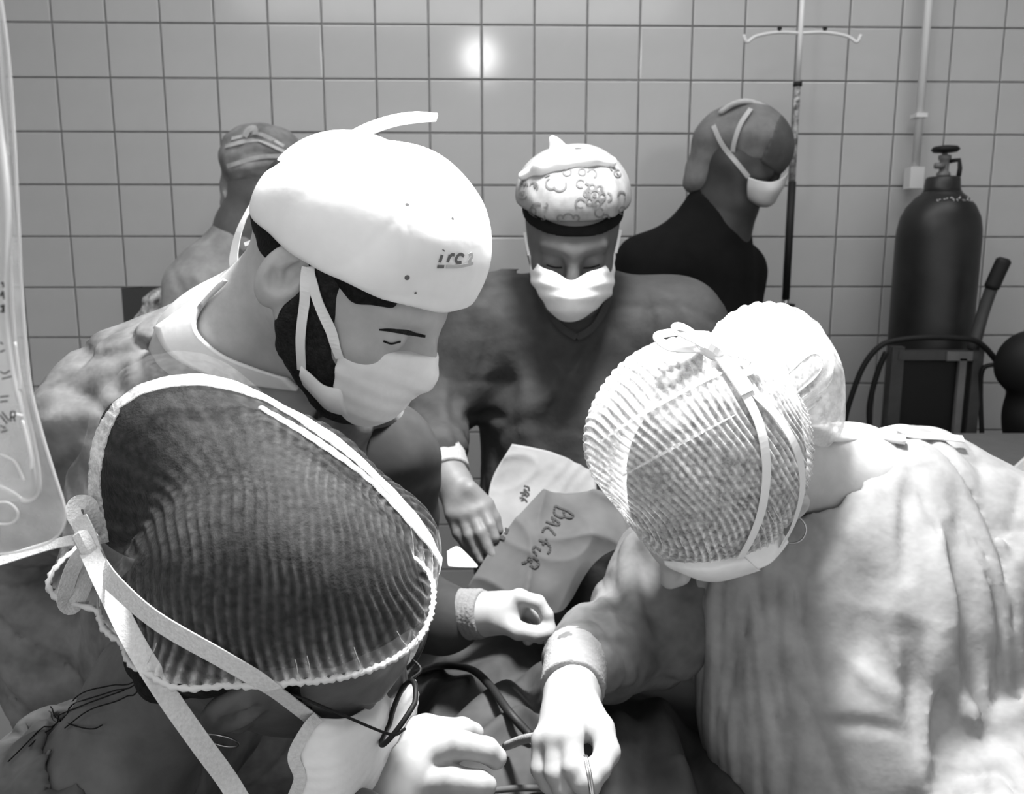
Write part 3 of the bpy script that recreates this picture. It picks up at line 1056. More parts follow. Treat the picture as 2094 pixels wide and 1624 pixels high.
mb = MB(); P, N = strap_path(surB, [(628, 545), (624, 620), (617, 690), (620, 755)], .003, 24); mb.ribbon(P, N, .0095, .0010); mb.build('strap', M_WHITE, maskB)
mb = MB(); P, N = strap_path(surB, [(632, 545), (648, 600), (672, 665), (698, 730)], .003, 24); mb.ribbon(P, N, np.linspace(.011, .0095, len(P)), .0010); mb.build('strap', M_WHITE, maskB)

# undershirt collar and gown
gB0 = union([chain([W(470, 850, .98), W(480, 1000, 1.0), W(500, 1250, 1.03), W(500, 1900, 1.05)], [.145, .175, .20, .24], .02), cone(shR, shL, .085, .08),
            cone(W(330, 800, .95), W(640, 840, .99), .075, .085), cone(W(395, 735, .95), W(300, 800, .95), .05, .07),
            chain([shR, W(30, 1080, .99), W(120, 1420, .95)], [.088, .078, .06], .02)], .05)
gB = cut(gB0, union([off(neckB, .010), cone(W(430, 610, .89), W(640, 790, .84), .040, .052)], .03), .008)
gB = folds(gB, [([(262, 705), (300, 740), (340, 760)], .010, .009), ([(250, 720), (235, 780), (250, 800)], .011, .010), ([(90, 870), (160, 850), (230, 830)], -.010, .014),
                ([(350, 690), (370, 730), (440, 760)], -.005, .010), ([(640, 830), (700, 900), (760, 1000)], .010, .012), ([(840, 870), (855, 950), (870, 1040)], -.008, .010),
                ([(110, 900), (130, 960), (120, 1030)], .012, .014), ([(290, 700), (330, 760), (350, 800)], -.006, .010)])
gB = inter(disp(gB, both(wob(.007, 34, 21, 7), ridge(.009, 42, 22))), half((0, 0, .40), (0, 0, -1)), .004)
solid('gown', gB, .0055, M_GOWN_B, pB)
nk = union([bodyB, gB], .0)
po_ = dense([(318, 672), (345, 720), (400, 755), (470, 780), (545, 790), (610, 796)], 28); pi_ = dense([(462, 572), (408, 630), (400, 676), (450, 724), (520, 754), (585, 774)], 28)
CG = hit(nk, np.array([pi_ + (po_ - pi_) * t for t in np.linspace(0, 1, 12)]).reshape(-1, 2))
CG = (CG + (CAM - CG) / np.linalg.norm(CAM - CG, axis=1)[:, None] * .010).reshape(12, 28, 3)
for _ in range(3):
    CG[1:-1, 1:-1] = .5 * CG[1:-1, 1:-1] + .125 * (CG[2:, 1:-1] + CG[:-2, 1:-1] + CG[1:-1, 2:] + CG[1:-1, :-2])
cf_ = [[i * 28 + j, i * 28 + j + 1, (i + 1) * 28 + j + 1, (i + 1) * 28 + j] for i in range(11) for j in range(27)]
us = link('undershirt', mesh_from('undershirt', CG.reshape(-1, 3), cf_), M_WHITE, pB)
md = us.modifiers.new('thickness', 'SOLIDIFY'); md.thickness = .006; md.offset = 0
slB = chain([shL, W(790, 1230, 1.11), W(905, 1265, 1.035)], [.085, .066, .050], .02)
solid('sleeve', disp(slB, wob(.004, 60, 5, 5)), .005, M_SLEEVE, pB, 'dark gown sleeve')
M_CUFF_G = mat('knit_cuff_grey', .17, .9, .08, 60, .3, 300, spec=.15)
solid('cuff', cuff_sd((898, 1258, 1.04), (990, 1255, 1.01), .036, .031), .003, M_CUFF_G, pB)
gvB = glove_sd((992, 1256, 1.012), (1035, 1255, 1.0),
               [[(1062, 1222, 1.0), (1100, 1232, .995), (1118, 1258, .99), (1124, 1288, .985)],
                [(1062, 1235, 1.015), (1098, 1262, 1.015), (1108, 1292, 1.01), (1104, 1305, 1.005)],
                [(1055, 1260, 1.025), (1085, 1290, 1.025), (1080, 1308, 1.02)]],
               [(1025, 1272, .99), (1060, 1290, .975), (1095, 1297, .975), (1120, 1294, .98)], .0145, .0095, wr=.029)
solid('glove', gvB, .0026, M_GLOVE, pB)
legs(pB, (-.36, 1.08), .2)

# ------------------------------------------------------------------ person with the floral cap, facing us
MC = frame((-.033, -.858, -.513), (-.004, -.513, .858)); TC = A3(.101, 1.40, 1.609); SC = 1.05
headC = xf(HEAD_COVERED, MC, TC, SC)
lc = lambda *p: TC + MC @ (np.array(p, float) * SC)
pC = person('person in a floral cap and dark gown looking down, standing in the middle', (.1, 1.52))
NBc = W(1172, 640, 1.49)
neckC = cone(lc(-.035, 0, -.03), NBc, .056, .062)
c1, c2 = W(975, 668, 1.49), W(1378, 680, 1.49)
wrC = W(910, 955, 1.25)
bodyC = union([headC, neckC, cone(NBc, W(1170, 800, 1.56), .07, .10), cone(c1, c2, .05, .05), chain([W(1170, 800, 1.56), W(1170, 1150, 1.57)], [.10, .12]),
               chain([c1, W(885, 860, 1.44), wrC], [.05, .042, .028], .01), chain([c2, W(1440, 900, 1.44), W(1300, 1010, 1.27)], [.05, .042, .028], .01)], [0, .03, .05, .05, .05, .02, .02])
solid('body', bodyC, .0042, M_SKIN_C, pC)
zl = lambda px, py: float((MC.T @ (hit(headC, [(px, py)])[0] - TC))[2])
z_b, z_t = zl(1170, 499), zl(1170, 468)
band = inter(inter(off(headC, .0045), half(lc(0, 0, z_b / SC), MC @ A3(.10, 0, -1)), .003), half(lc(0, 0, z_t / SC + .012), MC @ A3(.1, 0, 1)), .003)
solid('headband', band, .0035, M_BLACK, pC, 'black headband under the cap')
capC = xf(union([ell((-.012, 0, .046), (.102, .086, .066)), ell((-.004, 0, .064), (.090, .080, .050)), ell((-.02, 0, .03), (.102, .086, .06))], .02), MC, TC, SC)
capC = inter(capC, half(lc(0, 0, z_t / SC), MC @ A3(.12, 0, -1)), .005)
capC0 = capC
capC = disp(folds(capC, [([(1250, 350), (1258, 400), (1256, 455)], -.004, .010), ([(1240, 360), (1246, 460)], .003, .005), ([(1085, 372), (1110, 420)], .002, .008)]), wob(.002, 60, 31, 5))
cC = solid('scrub_cap', capC, .0034, M_FLORAL, pC)
tp = hit(capC, [(1072, 364), (1110, 346), (1150, 332), (1200, 332), (1248, 338)])
tp = tp + grad(capC, tp) * .003 + A3(0, 0, .002)
tip = tp[2] + A3(-.004, 0, .014)
top = union([chain(list(tp), [.008, .013, .016, .013, .008], .012), chain([tip, tip + A3(-.006, -.004, .008), tip + A3(-.012, -.006, .016)], [.010, .008, .006], .008)], .012)
solid('cap_top_fold', disp(top, wob(.002, 90, 8, 5)), .003, M_WHITE, cC, 'white folded tie on top of the cap')
rings = []
def ring(cx, cy, r, a0=0, a1=360, n=10):
    return [(cx + r * math.cos(math.radians(a)), cy + r * math.sin(math.radians(a))) for a in np.linspace(a0, a1, n)]
for a in range(0, 360, 60):
    rings.append(ring(1215.5 + 15.5 * math.cos(math.radians(a + 10)), 399 + 16 * math.sin(math.radians(a + 10)), 6.5))
rings += [ring(1215.5, 399.5, 10), ring(1215.5, 399.5, 3, n=6), ring(1187, 376, 8, 60, 330), ring(1187, 416, 10, 60, 330), ring(1225, 435, 9, 0, 330), ring(1242, 403, 8, -90, 90),
          ring(1128, 376, 11, 60, 250), ring(1145, 378, 13, -20, 160), ring(1092, 382, 8, 200, 400), ring(1073, 380, 7, 180, 360), ring(1070, 400, 8, 0, 300),
          ring(1160, 352, 8), ring(1190, 352, 7), ring(1210, 356, 9, 200, 420), ring(1162, 448, 11, 180, 360), ring(1146, 446, 6, 90, 360), ring(1178, 446, 6, 180, 440),
          ring(1238, 446, 7, 180, 360), ring(1100, 430, 14, 100, 300), ring(1090, 432, 7, 0, 360), ring(1115, 420, 5, -60, 120), ring(1111, 445, 4, -60, 160), ring(1270, 400, 8, 180, 400), ring(1262, 355, 7, 0, 300), ring(1272, 430, 7, 90, 330)]
ink('floral_print', capC, rings, .0030, M_PRINT, cC, .0010, 18)['kind'] = 'stuff'
dk = [[(1205, 383), (1200, 392), (1203, 405)], [(1228, 385), (1233, 396)], [(1226, 415), (1233, 408)], [(1210, 418), (1220, 418)], [(1197, 375), (1205, 380)], [(1115, 362), (1125, 358)],
      [(1070, 372), (1076, 378)], [(1067, 392), (1070, 402)], [(1246, 340), (1250, 350)], [(1260, 354), (1266, 362)], [(1093, 376), (1096, 384)]]
ink('floral_print', capC, dk, .0042, mat('print_dark', 0.10, .8), cC, .0013, 8)['kind'] = 'stuff'

zz = .7
maskC, G, N = patch('face_mask', [
    [(1083, 520, 1.385), (1105, 545, 1.335), (1135, 557, 1.300), (1168, 574, 1.275), (1203, 557, 1.300), (1235, 545, 1.335), (1258, 515, 1.385)],
    [(1084, 548, 1.385), (1105, 572, 1.330), (1135, 590, 1.292), (1168, 600, 1.272), (1203, 590, 1.292), (1235, 572, 1.330), (1257, 545, 1.385)],
    [(1086, 575, 1.388), (1108, 600, 1.335), (1136, 617, 1.298), (1168, 625, 1.278), (1202, 617, 1.298), (1232, 600, 1.335), (1256, 575, 1.388)],
    [(1095, 590, 1.395), (1114, 620, 1.350), (1138, 640, 1.318), (1167, 647, 1.302), (1198, 640, 1.318), (1225, 622, 1.350), (1252, 595, 1.395)],
    [(1105, 600, 1.410), (1122, 634, 1.375), (1142, 652, 1.350), (1167, 657, 1.335), (1194, 650, 1.350), (1218, 632, 1.375), (1250, 603, 1.410)]],
    M_MASK, pC, 44, 36, .0014, lambda P: (.0008 * np.sin(P[:, 2] * 300)).astype(np.float32))
for a, b in (((1083, 522, 1.385), (1074, 475, 1.41)), ((1258, 517, 1.385), (1268, 470, 1.41))):
    mb = MB(); mb.ribbon(dense([W(*a), W(*b)], 6), A3(0, -1, .3), .007, .001); mb.build('strap', M_WHITE, maskC)
mb = MB()
for q in ([(1118, 541), (1133, 546), (1150, 547)], [(1192, 548), (1210, 546), (1226, 541)]):
    P, N = on(headC, q, .001, 12); mb.ribbon(P, N, .0022, .001)
mb.build('eyelashes', M_HAIR, pC)['kind'] = 'stuff'
gC = union([chain([W(1170, 720, 1.53), W(1170, 850, 1.53), W(1170, 1100, 1.54), W(1170, 1700, 1.56)], [.14, .175, .19, .22], .02), cone(c1, c2, .082, .084),
            cone(W(1172, 640, 1.51), c1 + A3(.03, 0, .0), .075, .075), cone(W(1172, 640, 1.51), c2, .075, .08),
            chain([c1, W(882, 855, 1.44), W(903, 925, 1.28)], [.085, .068, .046], .02), chain([c2, W(1450, 900, 1.44), W(1310, 1000, 1.29)], [.085, .068, .046], .02)], .05)
gC = cut(gC, off(neckC, .006), .008)
gC = folds(gC, [([(1100, 600), (1130, 660), (1180, 690)], 0.0108, 0.0064), ([(1245, 620), (1215, 700), (1150, 790), (1120, 900)], 0.0180, 0.0128), ([(1200, 700), (1140, 800), (1060, 850)], -0.0144, 0.0160),
                ([(965, 640), (945, 720), (935, 820), (930, 860)], 0.0216, 0.0112), ([(930, 860), (1000, 850), (1030, 855)], 0.0144, 0.0080), ([(850, 820), (900, 850), (930, 860)], 0.0162, 0.0080),
                ([(1010, 600), (1000, 700), (985, 760)], 0.0180, 0.0080), ([(1085, 545), (1010, 560), (965, 590)], -0.0126, 0.0064), ([(1075, 570), (1000, 590), (960, 630)], 0.0108, 0.0048), ([(1340, 590), (1400, 640), (1440, 720)], -0.0090, 0.0080), ([(1320, 600), (1335, 680), (1330, 760)], 0.0090, 0.0080), ([(930, 870), (955, 930), (970, 990)], 0.0180, 0.0096),
                ([(1180, 840), (1120, 880), (1110, 920)], 0.0144, 0.0112), ([(1050, 720), (1080, 800), (1070, 900)], -0.0108, 0.0176), ([(1300, 760), (1240, 850), (1200, 930)], 0.0126, 0.0112)])
for q in ([(1098, 575), (1115, 620), (1150, 668), (1180, 694)], [(1248, 590), (1235, 630), (1210, 668), (1180, 694)]):
    P, N = on(gC, q, .0045, 24)
    mb = MB(); mb.ribbon(P, N, .012, .003); mb.build('neck_binding', M_GOWN_C, pC)
gC = inter(disp(gC, both(wob(.004, 30, 33, 7), ridge(.004, 40, 34))), half((0, 0, .40), (0, 0, -1)), .004)
solid('gown', gC, .0062, M_GOWN_C, pC)
solid('cuff', cuff_sd((900, 918, 1.285), (915, 970, 1.245), .038, .036), .003, M_CUFF, pC)
gvC = glove_sd((912, 960, 1.25), (945, 1015, 1.205),
               [[(925, 1052, 1.19), (937, 1090, 1.18), (955, 1115, 1.175), (966, 1130, 1.17)],
                [(945, 1055, 1.185), (960, 1095, 1.17), (975, 1128, 1.165), (984, 1146, 1.16)],
                [(965, 1050, 1.185), (982, 1090, 1.165), (996, 1118, 1.16), (1006, 1136, 1.155)],
                [(985, 1040, 1.19), (1002, 1075, 1.172), (1012, 1100, 1.165)]],
               [(960, 1000, 1.20), (995, 1032, 1.20), (1010, 1060, 1.195), (1018, 1085, 1.19)], .0145, .0095, wr=.030)
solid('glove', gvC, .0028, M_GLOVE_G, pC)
legs(pC, (.11, 1.58), 0)

# ------------------------------------------------------------------ person on the right: dense white hairnet
MD = frame((-.506, -.178, -.844), (-.423, -.802, .423)); TD = A3(.229, .90, 1.301); SDs = 1.05
headD = xf(HEAD, MD, TD, SDs)
ld = lambda *p: TD + MD @ (np.array(p, float) * SDs)
pD = person('person in a bright white hairnet and pale gown bending over the table on the right', (.47, 1.05))
NBd = W(1740, 985, 1.02)
neckD = cone(ld(-.04, 0, -.04), NBd, .052, .060)
d1, d2 = W(1480, 1180, 1.03), W(2070, 1140, .99)
wrD = W(1172, 1420, .79)
bodyD = union([headD, neckD, cone(NBd, W(1800, 1200, 1.02), .068, .12), cone(d1, d2, .06, .06), chain([W(1800, 1200, 1.02), W(1800, 1600, 1.0)], [.13, .15]),
               chain([d1, W(1330, 1290, 1.0), W(1240, 1330, .93), W(1186, 1352, .865), wrD], [.05, .042, .038, .030, .024], .01), chain([d2, W(2140, 1500, .90), W(2040, 1720, .75)], [.05, .042, .028], .01)], [0, .03, .05, .05, .05, .02, .02])
solid('body', bodyD, .0038, mat('skin_pale', .46, .5, .06, 40, .06, 120, spec=.3), pD)
hairD = union([xf(ell((-.016, 0, .030), (.106, .086, .098)), MD, TD, SDs), ell(W(1575, 755, .985), .066), ell(W(1625, 850, .975), .046)], .03)
hairD = inter(hairD, half(ld(0, 0, -.004), MD @ A3(.2, 0, -1)), .01)
hairD = union([hairD, ell(ld(.028, .066, -.004), .020), ell(ld(-.08, .03, -.035), .03)], .012)
solid('hair', disp(hairD, wob(.003, 90, 13, 6)), .0034, mat('hair_dark_D', .03, .6, .4, 60, .5, 160), pD)
netD = union([off(hairD, .007), ell(W(1408, 890, .875), .108), ell(W(1330, 905, .88), .07), ell(W(1560, 740, .985), .070), ell(W(1640, 850, .975), .046), ell(W(1600, 790, .98), .066)], .018)
netD = inter(netD, half(ld(0, 0, .002), MD @ A3(.20, 0, -1)), .006)
hnD = net_shell(netD, 'hairnet', MD, TD, (-.002, .20, .20), 260, 170, M_GAUZE_D, M_THREAD, pD, cen=(-.02, 0, .055), pole=MD.T @ A3(.8, .1, .6), amp=.0018, period=6, r_thread=.0005, drop=.5, reach=.06, floor_=.55)
bun_net = union([ell(W(1572, 748, .985), (.072, .07, .074)), ell(W(1640, 855, .975), .046), ell(W(1608, 795, .98), .066)], .02)
bun_net = disp(bun_net, wob(.0022, 110, 17, 7))
solid('bun_net', bun_net, .003, M_NET_D, hnD, 'puffed net over the hair bun')
for q, w_ in (([(1228, 905), (1310, 850), (1420, 790), (1505, 752)], .004), ([(1270, 975), (1390, 908), (1500, 850)], .003)):
    P, N = on(netD, q, .0016, 50); P += N * (.0004 * np.sin(np.arange(50) * 1.9))[:, None]
    mb = MB(); mb.ribbon(P, N, w_ * (.3 + .7 * np.sin(np.linspace(.05, 3.09, 50))), .0012); mb.build('pleat', M_PLEAT, hnD)

maskD, G, N = patch('face_mask', [
    [(1357, 1146, .85), (1400, 1150, .825), (1450, 1148, .812), (1490, 1140, .812), (1512, 1134, .815)],
    [(1362, 1156, .85), (1405, 1165, .822), (1455, 1166, .808), (1500, 1155, .806), (1530, 1147, .812)],
    [(1380, 1166, .86), (1415, 1178, .835), (1460, 1180, .820), (1505, 1170, .818), (1545, 1160, .823)],
    [(1400, 1172, .88), (1430, 1186, .86), (1470, 1189, .85), (1510, 1180, .85), (1555, 1166, .85)]],
    M_MASK, pD, 36, 24, .0014)
patch('mask_flap', [[(1512, 1134, .815), (1545, 1125, .822), (1578, 1105, .832), (1596, 1085, .842)],
                    [(1530, 1148, .815), (1562, 1140, .822), (1592, 1118, .832), (1606, 1098, .842)],
                    [(1550, 1164, .82), (1575, 1152, .826), (1598, 1128, .836), (1612, 1108, .846)]], M_MASK, maskD, 16, 12, .0012)
surD = union([netD, headD], .004)
mb = MB(); P, N = strap_path(surD, [(1515, 800), (1548, 870), (1562, 950), (1555, 1030), (1535, 1090), (1511, 1134)], .004, 36); mb.ribbon(P, N, np.linspace(.011, .008, len(P)), .001); mb.build('strap', M_WHITE, maskD)
mb = MB(); P, N = strap_path(surD, [(1525, 795), (1580, 850), (1618, 910), (1632, 960), (1632, 1010), (1615, 1070), (1590, 1115)], .004, 36); mb.ribbon(P, N, .0105, .001); mb.build('strap', M_WHITE, maskD)
mb = MB()
P, N = strap_path(surD, [(1430, 690), (1470, 735), (1500, 775), (1522, 808)], .006, 16); mb.ribbon(P, N, .019, .002)
P0 = P[3]
zD = P0[1]
mb.ribbon(dense([W(1440, 700, zD), W(1400, 680, zD - .01), W(1352, 684, zD - .012), W(1348, 696, zD - .02), W(1375, 712, zD - .024), W(1440, 715, zD - .014)], 30), A3(.1, -.6, .8), .010, .0014)
mb.ribbon(dense([W(1450, 710, zD), W(1415, 680, zD - .014), W(1390, 668, zD - .02), (W(1385, 676, zD - .024)), W(1440, 705, zD - .02)], 24), A3(.2, -.7, .7), .010, .0014)
mb.ribbon(dense([W(1450, 712, zD), W(1500, 722, zD - .012), W(1538, 735, zD - .012), W(1540, 752, zD - .018), W(1515, 762, zD - .02), W(1475, 735, zD - .012)], 30), A3(.1, -.6, .8), .010, .0014)
mb.tube(dense([W(1425, 700, zD - .008), W(1450, 712, zD - .012), W(1475, 730, zD - .008)], 8), [.005, .008, .009, .009, .009, .009, .008, .005], 8)
mb.build('bow', M_WHITE, maskD)
P = hit(headD, [(1608, 1075)])[0]
ec = W(1619, 1083, P[1] - .004)
mb = MB(); mb.tube([ec + .0155 * (math.cos(a) * A3(.9, -.4, 0) + math.sin(a) * A3(.1, .1, 1)) for a in np.linspace(0, 6.283, 40, endpoint=False)], .0011, 6, closed=True)
tag(mb.build('hoop_earring', M_STEEL), 'larger metal hoop earring below the bright white hairnet on the right', 'earring')

gD = union([chain([W(1830, 1090, 1.03), W(1810, 1200, 1.02), W(1800, 1450, 1.0), W(1790, 2000, .98)], [.13, .17, .19, .23], .02),
            cone(W(1860, 985, 1.06), W(2050, 1100, 1.0), .070, .085), cone(W(1830, 990, 1.03), W(1700, 1080, .99), .066, .075), cone(W(1700, 1080, .99), W(1560, 1200, 1.01), .075, .09), chain([W(1560, 1220, 1.0), W(1640, 1450, .96), W(1720, 1700, .92)], [.105, .13, .13], .02),
            chain([d2, W(2150, 1500, .90), W(2060, 1720, .76)], [.095, .085, .06], .02)], .05)
gD = cut(gD, union([off(neckD, .004)], .02), .008)
gD0 = gD
gD = folds(gD, [([(1865, 965), (1855, 1050), (1852, 1180)], .014, .007), ([(1865, 965), (1885, 955)], .008, .006), ([(1955, 1080), (1968, 1160), (1985, 1240), (1998, 1340), (2000, 1420)], .055, .010),
                ([(1930, 1080), (1940, 1200), (1960, 1300)], -.012, .018), ([(1700, 960), (1710, 1090), (1690, 1110)], .010, .008), ([(1760, 980), (1735, 1060), (1710, 1085)], .008, .008),
                ([(1705, 1115), (1600, 1180), (1520, 1260)], .016, .014), ([(1690, 1150), (1580, 1230), (1525, 1300)], -.006, .016), ([(1600, 1230), (1590, 1330), (1560, 1440)], .006, .018),
                ([(1470, 1200), (1480, 1330), (1490, 1450), (1515, 1600)], .008, .008), ([(1850, 1270), (1862, 1340), (1872, 1440), (1880, 1560)], .022, .009), ([(1845, 1300), (1858, 1400)], -.010, .012),
                ([(1920, 1300), (1905, 1400), (1890, 1520), (1885, 1600)], -.020, .012), ([(1930, 1330), (1965, 1430), (2000, 1500)], -.014, .014), ([(1935, 1380), (1935, 1470), (1925, 1560)], .024, .022),
                ([(2085, 1020), (2082, 1100), (2076, 1140)], .012, .006), ([(1600, 1440), (1720, 1460), (1840, 1480)], -.008, .020), ([(1620, 1490), (1760, 1480), (1850, 1500)], .007, .010),
                ([(1730, 1340), (1790, 1400), (1860, 1440)], -.006, .010), ([(2010, 1500), (2040, 1440), (2094, 1400)], .010, .014), ([(1780, 1200), (1760, 1300), (1740, 1400)], .006, .020),
                ([(1640, 1260), (1630, 1360)], .006, .016), ([(1990, 1500), (2020, 1510), (2094, 1490)], .022, .010), ([(1930, 1600), (1980, 1530), (2010, 1505)], .022, .012)])
gD = inter(disp(gD, both(wob(.007, 30, 43, 7, (0, .3, 1)), ridge(.008, 45, 44, 4, (0, .3, 1)))), half((0, 0, .40), (0, 0, -1)), .004)
solid('gown', gD, .0050, M_GOWN_D, pD)
nk = union([neckD, gD0], .03)
ro = hit(nk, dense([(1690, 905), (1740, 908), (1790, 905), (1850, 912)], 20)); ri = hit(nk, dense([(1700, 885), (1750, 890), (1800, 895), (1850, 900)], 20))
CG = np.array([ri + (ro - ri) * t for t in np.linspace(0, 1, 8)])
CG = CG + grad(nk, CG.reshape(-1, 3)).reshape(CG.shape) * .005
us = link('undershirt', mesh_from('undershirt', CG.reshape(-1, 3), [[i * 20 + j, i * 20 + j + 1, (i + 1) * 20 + j + 1, (i + 1) * 20 + j] for i in range(7) for j in range(19)]), M_WHITE, pD)
md = us.modifiers.new('thickness', 'SOLIDIFY'); md.thickness = .006; md.offset = 0
slD = union([chain([d1, W(1330, 1290, 1.0), W(1240, 1330, .93), W(1186, 1352, .865)], [.085, .070, .055, .044], .03), cone(W(1340, 1150, 1.05), W(1280, 1300, 1.02), .06, .06)], .03)
slD = folds(slD, [([(1300, 1110), (1330, 1200), (1350, 1320)], .012, .012), ([(1220, 1160), (1290, 1270), (1370, 1370)], .014, .012), ([(1270, 1120), (1300, 1250)], -.008, .014), ([(1200, 1210), (1260, 1300), (1320, 1380)], .012, .010), ([(1180, 1290), (1210, 1300), (1240, 1330)], .008, .008)])
solid('sleeve', disp(slD, both(wob(.004, 45, 47, 6), ridge(.006, 60, 48))), .004, mat('gown_sleeve', .11, .8, .35, 18, .2, 60, spec=.2, crease=.5, cscale=11), pD)
solid('cuff', cuff_sd((1180, 1335, .875), (1171, 1408, .81), .037, .034), .0026, M_CUFF, pD)
gvD = glove_sd((1170, 1425, .795), (1165, 1490, .745),
               [[(1112, 1515, .732), (1108, 1572, .718), (1122, 1600, .715), (1140, 1615, .715)],
                [(1138, 1510, .722), (1136, 1580, .702), (1150, 1612, .698), (1164, 1636, .70)],
                [(1168, 1505, .718), (1172, 1570, .696), (1188, 1600, .690), (1205, 1614, .69)]],
               [(1196, 1440, .765), (1228, 1490, .74), (1242, 1538, .72), (1224, 1572, .70), (1209, 1592, .69)], .0150, .0108, wr=.031)
solid('glove', gvD, .0022, M_GLOVE, pD)
legs(pD, (.47, 1.06), -.3)

# ------------------------------------------------------------------ two people near the tiled wall
MG = frame((.80, -.25, -.55), (.45, 0, .9)); TG = W(1526, 316, 2.06)
headG = xf(HEAD_COVERED, MG, TG, .92)
lg = lambda *p: TG + MG @ (np.array(p, float) * .92)
pG = person('person in black with a grey head cover leaning forward in front of the tiled wall', (.48, 2.15))
NBg = W(1478, 430, 2.10)
neckG = cone(lg(-.03, 0, -.04), NBg, .052, .058)
g1, g2 = W(1340, 560, 2.05), W(1500, 560, 2.2)
bodyG = union([headG, neckG, cone(NBg, W(1430, 560, 2.12), .08, .12), cone(g1, g2, .05, .05), chain([W(1430, 560, 2.12), W(1410, 800, 2.14)], [.12, .13])], .04)
solid('body', bodyG, .006, mat('skin_back', .035, .55, .1, 40), pG)
tg = union([chain([W(1462, 455, 2.11), W(1440, 540, 2.12), W(1420, 700, 2.13), W(1410, 1150, 2.14)], [.075, .125, .165, .19], .02), chain([g1, W(1300, 700, 2.0), W(1380, 840, 1.92)], [.085, .065, .05], .02),
            cone(g1, g2, .075, .075), chain([g2, W(1500, 720, 2.14), W(1470, 850, 1.98)], [.075, .06, .05], .02), cone(W(1455, 450, 2.1), W(1320, 545, 2.06), .06, .07), cone(W(1470, 420, 2.1), W(1460, 470, 2.11), .062, .08)], .05)
tg = cut(tg, off(neckG, .008), .01)
solid('black_top', inter(disp(tg, wob(.004, 35, 51, 5)), half((0, 0, .55), (0, 0, -1)), .004), .008, M_BLACK, pG)
capG = xf(union([ell((-.01, 0, .035), (.112, .092, .095)), ell((-.10, 0, -.005), (.05, .06, .06))], .05), MG, TG, .92)
capG = inter(capG, half(lg(0, 0, -.034), MG @ A3(.62, 0, -1)), .006)
tail = union([ell(W(1440, 345, 2.10), (.045, .05, .045)), ell(W(1425, 372, 2.10), (.034, .04, .026)), ell(W(1465, 310, 2.09), .045)], .03)
capG = union([capG, tail], .03)
cG = solid('head_cover', disp(capG, wob(.003, 50, 53, 5)), .005, M_SCARF, pG)
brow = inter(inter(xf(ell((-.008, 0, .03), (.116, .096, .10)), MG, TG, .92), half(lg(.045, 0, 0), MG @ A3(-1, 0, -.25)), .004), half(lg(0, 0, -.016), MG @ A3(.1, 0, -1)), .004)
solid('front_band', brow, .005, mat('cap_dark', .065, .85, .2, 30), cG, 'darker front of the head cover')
mb = MB(); mb.tube(dense([W(1470, 232, 2.03), W(1500, 213, 2.02), W(1530, 208, 2.02), W(1570, 222, 2.03), W(1590, 240, 2.04)], 20), [.004] + [.007] * 18 + [.003], 8); mb.build('bow', M_SCARF_L, cG)
maskG, _, _ = patch('face_mask', [
    [(1530, 362, 1.97), (1555, 370, 1.955), (1580, 372, 1.95), (1603, 362, 1.975), (1612, 350, 2.03)],
    [(1528, 385, 1.975), (1555, 392, 1.955), (1580, 392, 1.945), (1598, 385, 1.97), (1606, 375, 2.03)],
    [(1530, 405, 1.99), (1552, 415, 1.97), (1572, 417, 1.965), (1585, 408, 1.985), (1592, 400, 2.03)],
    [(1536, 412, 2.01), (1554, 422, 2.0), (1570, 423, 2.0), (1580, 418, 2.01), (1586, 412, 2.04)]], mat('mask_far', .5, .8), pG, 24, 18, .002)
surG = union([capG, headG, brow], .004)
for q in ([(1535, 225), (1515, 255), (1503, 290), (1500, 310)], [(1460, 258), (1475, 290), (1500, 325), (1530, 362)]):
    mb = MB(); P, N = strap_path(surG, q, .004, 20); mb.ribbon(P, N, .011, .002); mb.build('strap', mat('strap_back', .42, .85), maskG)
legs(pG, (.46, 2.16), -.4, .95, M_BLACK)

MH = frame((.95, .25, -.2), (.1, 0, 1)); TH = W(548, 360, 2.08)
headH = xf(HEAD_COVERED, MH, TH, .95)
pH = person('person in a crinkled head cover and grey top, half hidden behind the white printed cap', (-.72, 2.15))
NBh = W(505, 475, 2.10)
h1, h2 = W(420, 590, 2.04), W(620, 600, 2.2)
bodyH = union([headH, cone(TH - MH @ A3(.03, 0, .05), NBh, .055, .06), cone(NBh, W(510, 640, 2.13), .08, .12), cone(h1, h2, .05, .05), chain([W(510, 640, 2.13), W(520, 850, 2.13)], [.12, .13])], .04)
solid('body', bodyH, .006, mat('skin_back2', .12, .55, .1, 40), pH)
th_ = union([chain([W(500, 520, 2.11), W(505, 640, 2.12), W(520, 1100, 2.13)], [.085, .15, .19], .02), cone(W(515, 450, 2.1), W(480, 520, 2.11), .062, .08), cone(h1, h2, .08, .075), cone(W(490, 500, 2.1), W(395, 590, 2.05), .06, .06),
             chain([h1, W(370, 700, 2.0), W(420, 830, 1.9)], [.08, .06, .05], .02), chain([h2, W(640, 760, 2.1), W(560, 850, 1.95)], [.075, .06, .05], .02)], .05)
th_ = folds(th_, [([(430, 500), (440, 560), (460, 600)], .010, .010), ([(345, 540), (370, 590), (400, 620)], .008, .008), ([(480, 480), (490, 540), (500, 600)], .008, .010), ([(390, 540), (420, 600)], -.006, .010)])
solid('grey_top', inter(disp(th_, wob(.005, 40, 55, 5)), half((0, 0, .55), (0, 0, -1)), .004), .008, M_TOP_H, pH)
capH = union([xf(ell((-.01, 0, .03), (.108, .09, .10)), MH, TH, .95), ell(W(490, 310, 2.08), .045), ell(W(480, 400, 2.1), (.035, .04, .06))], .03)
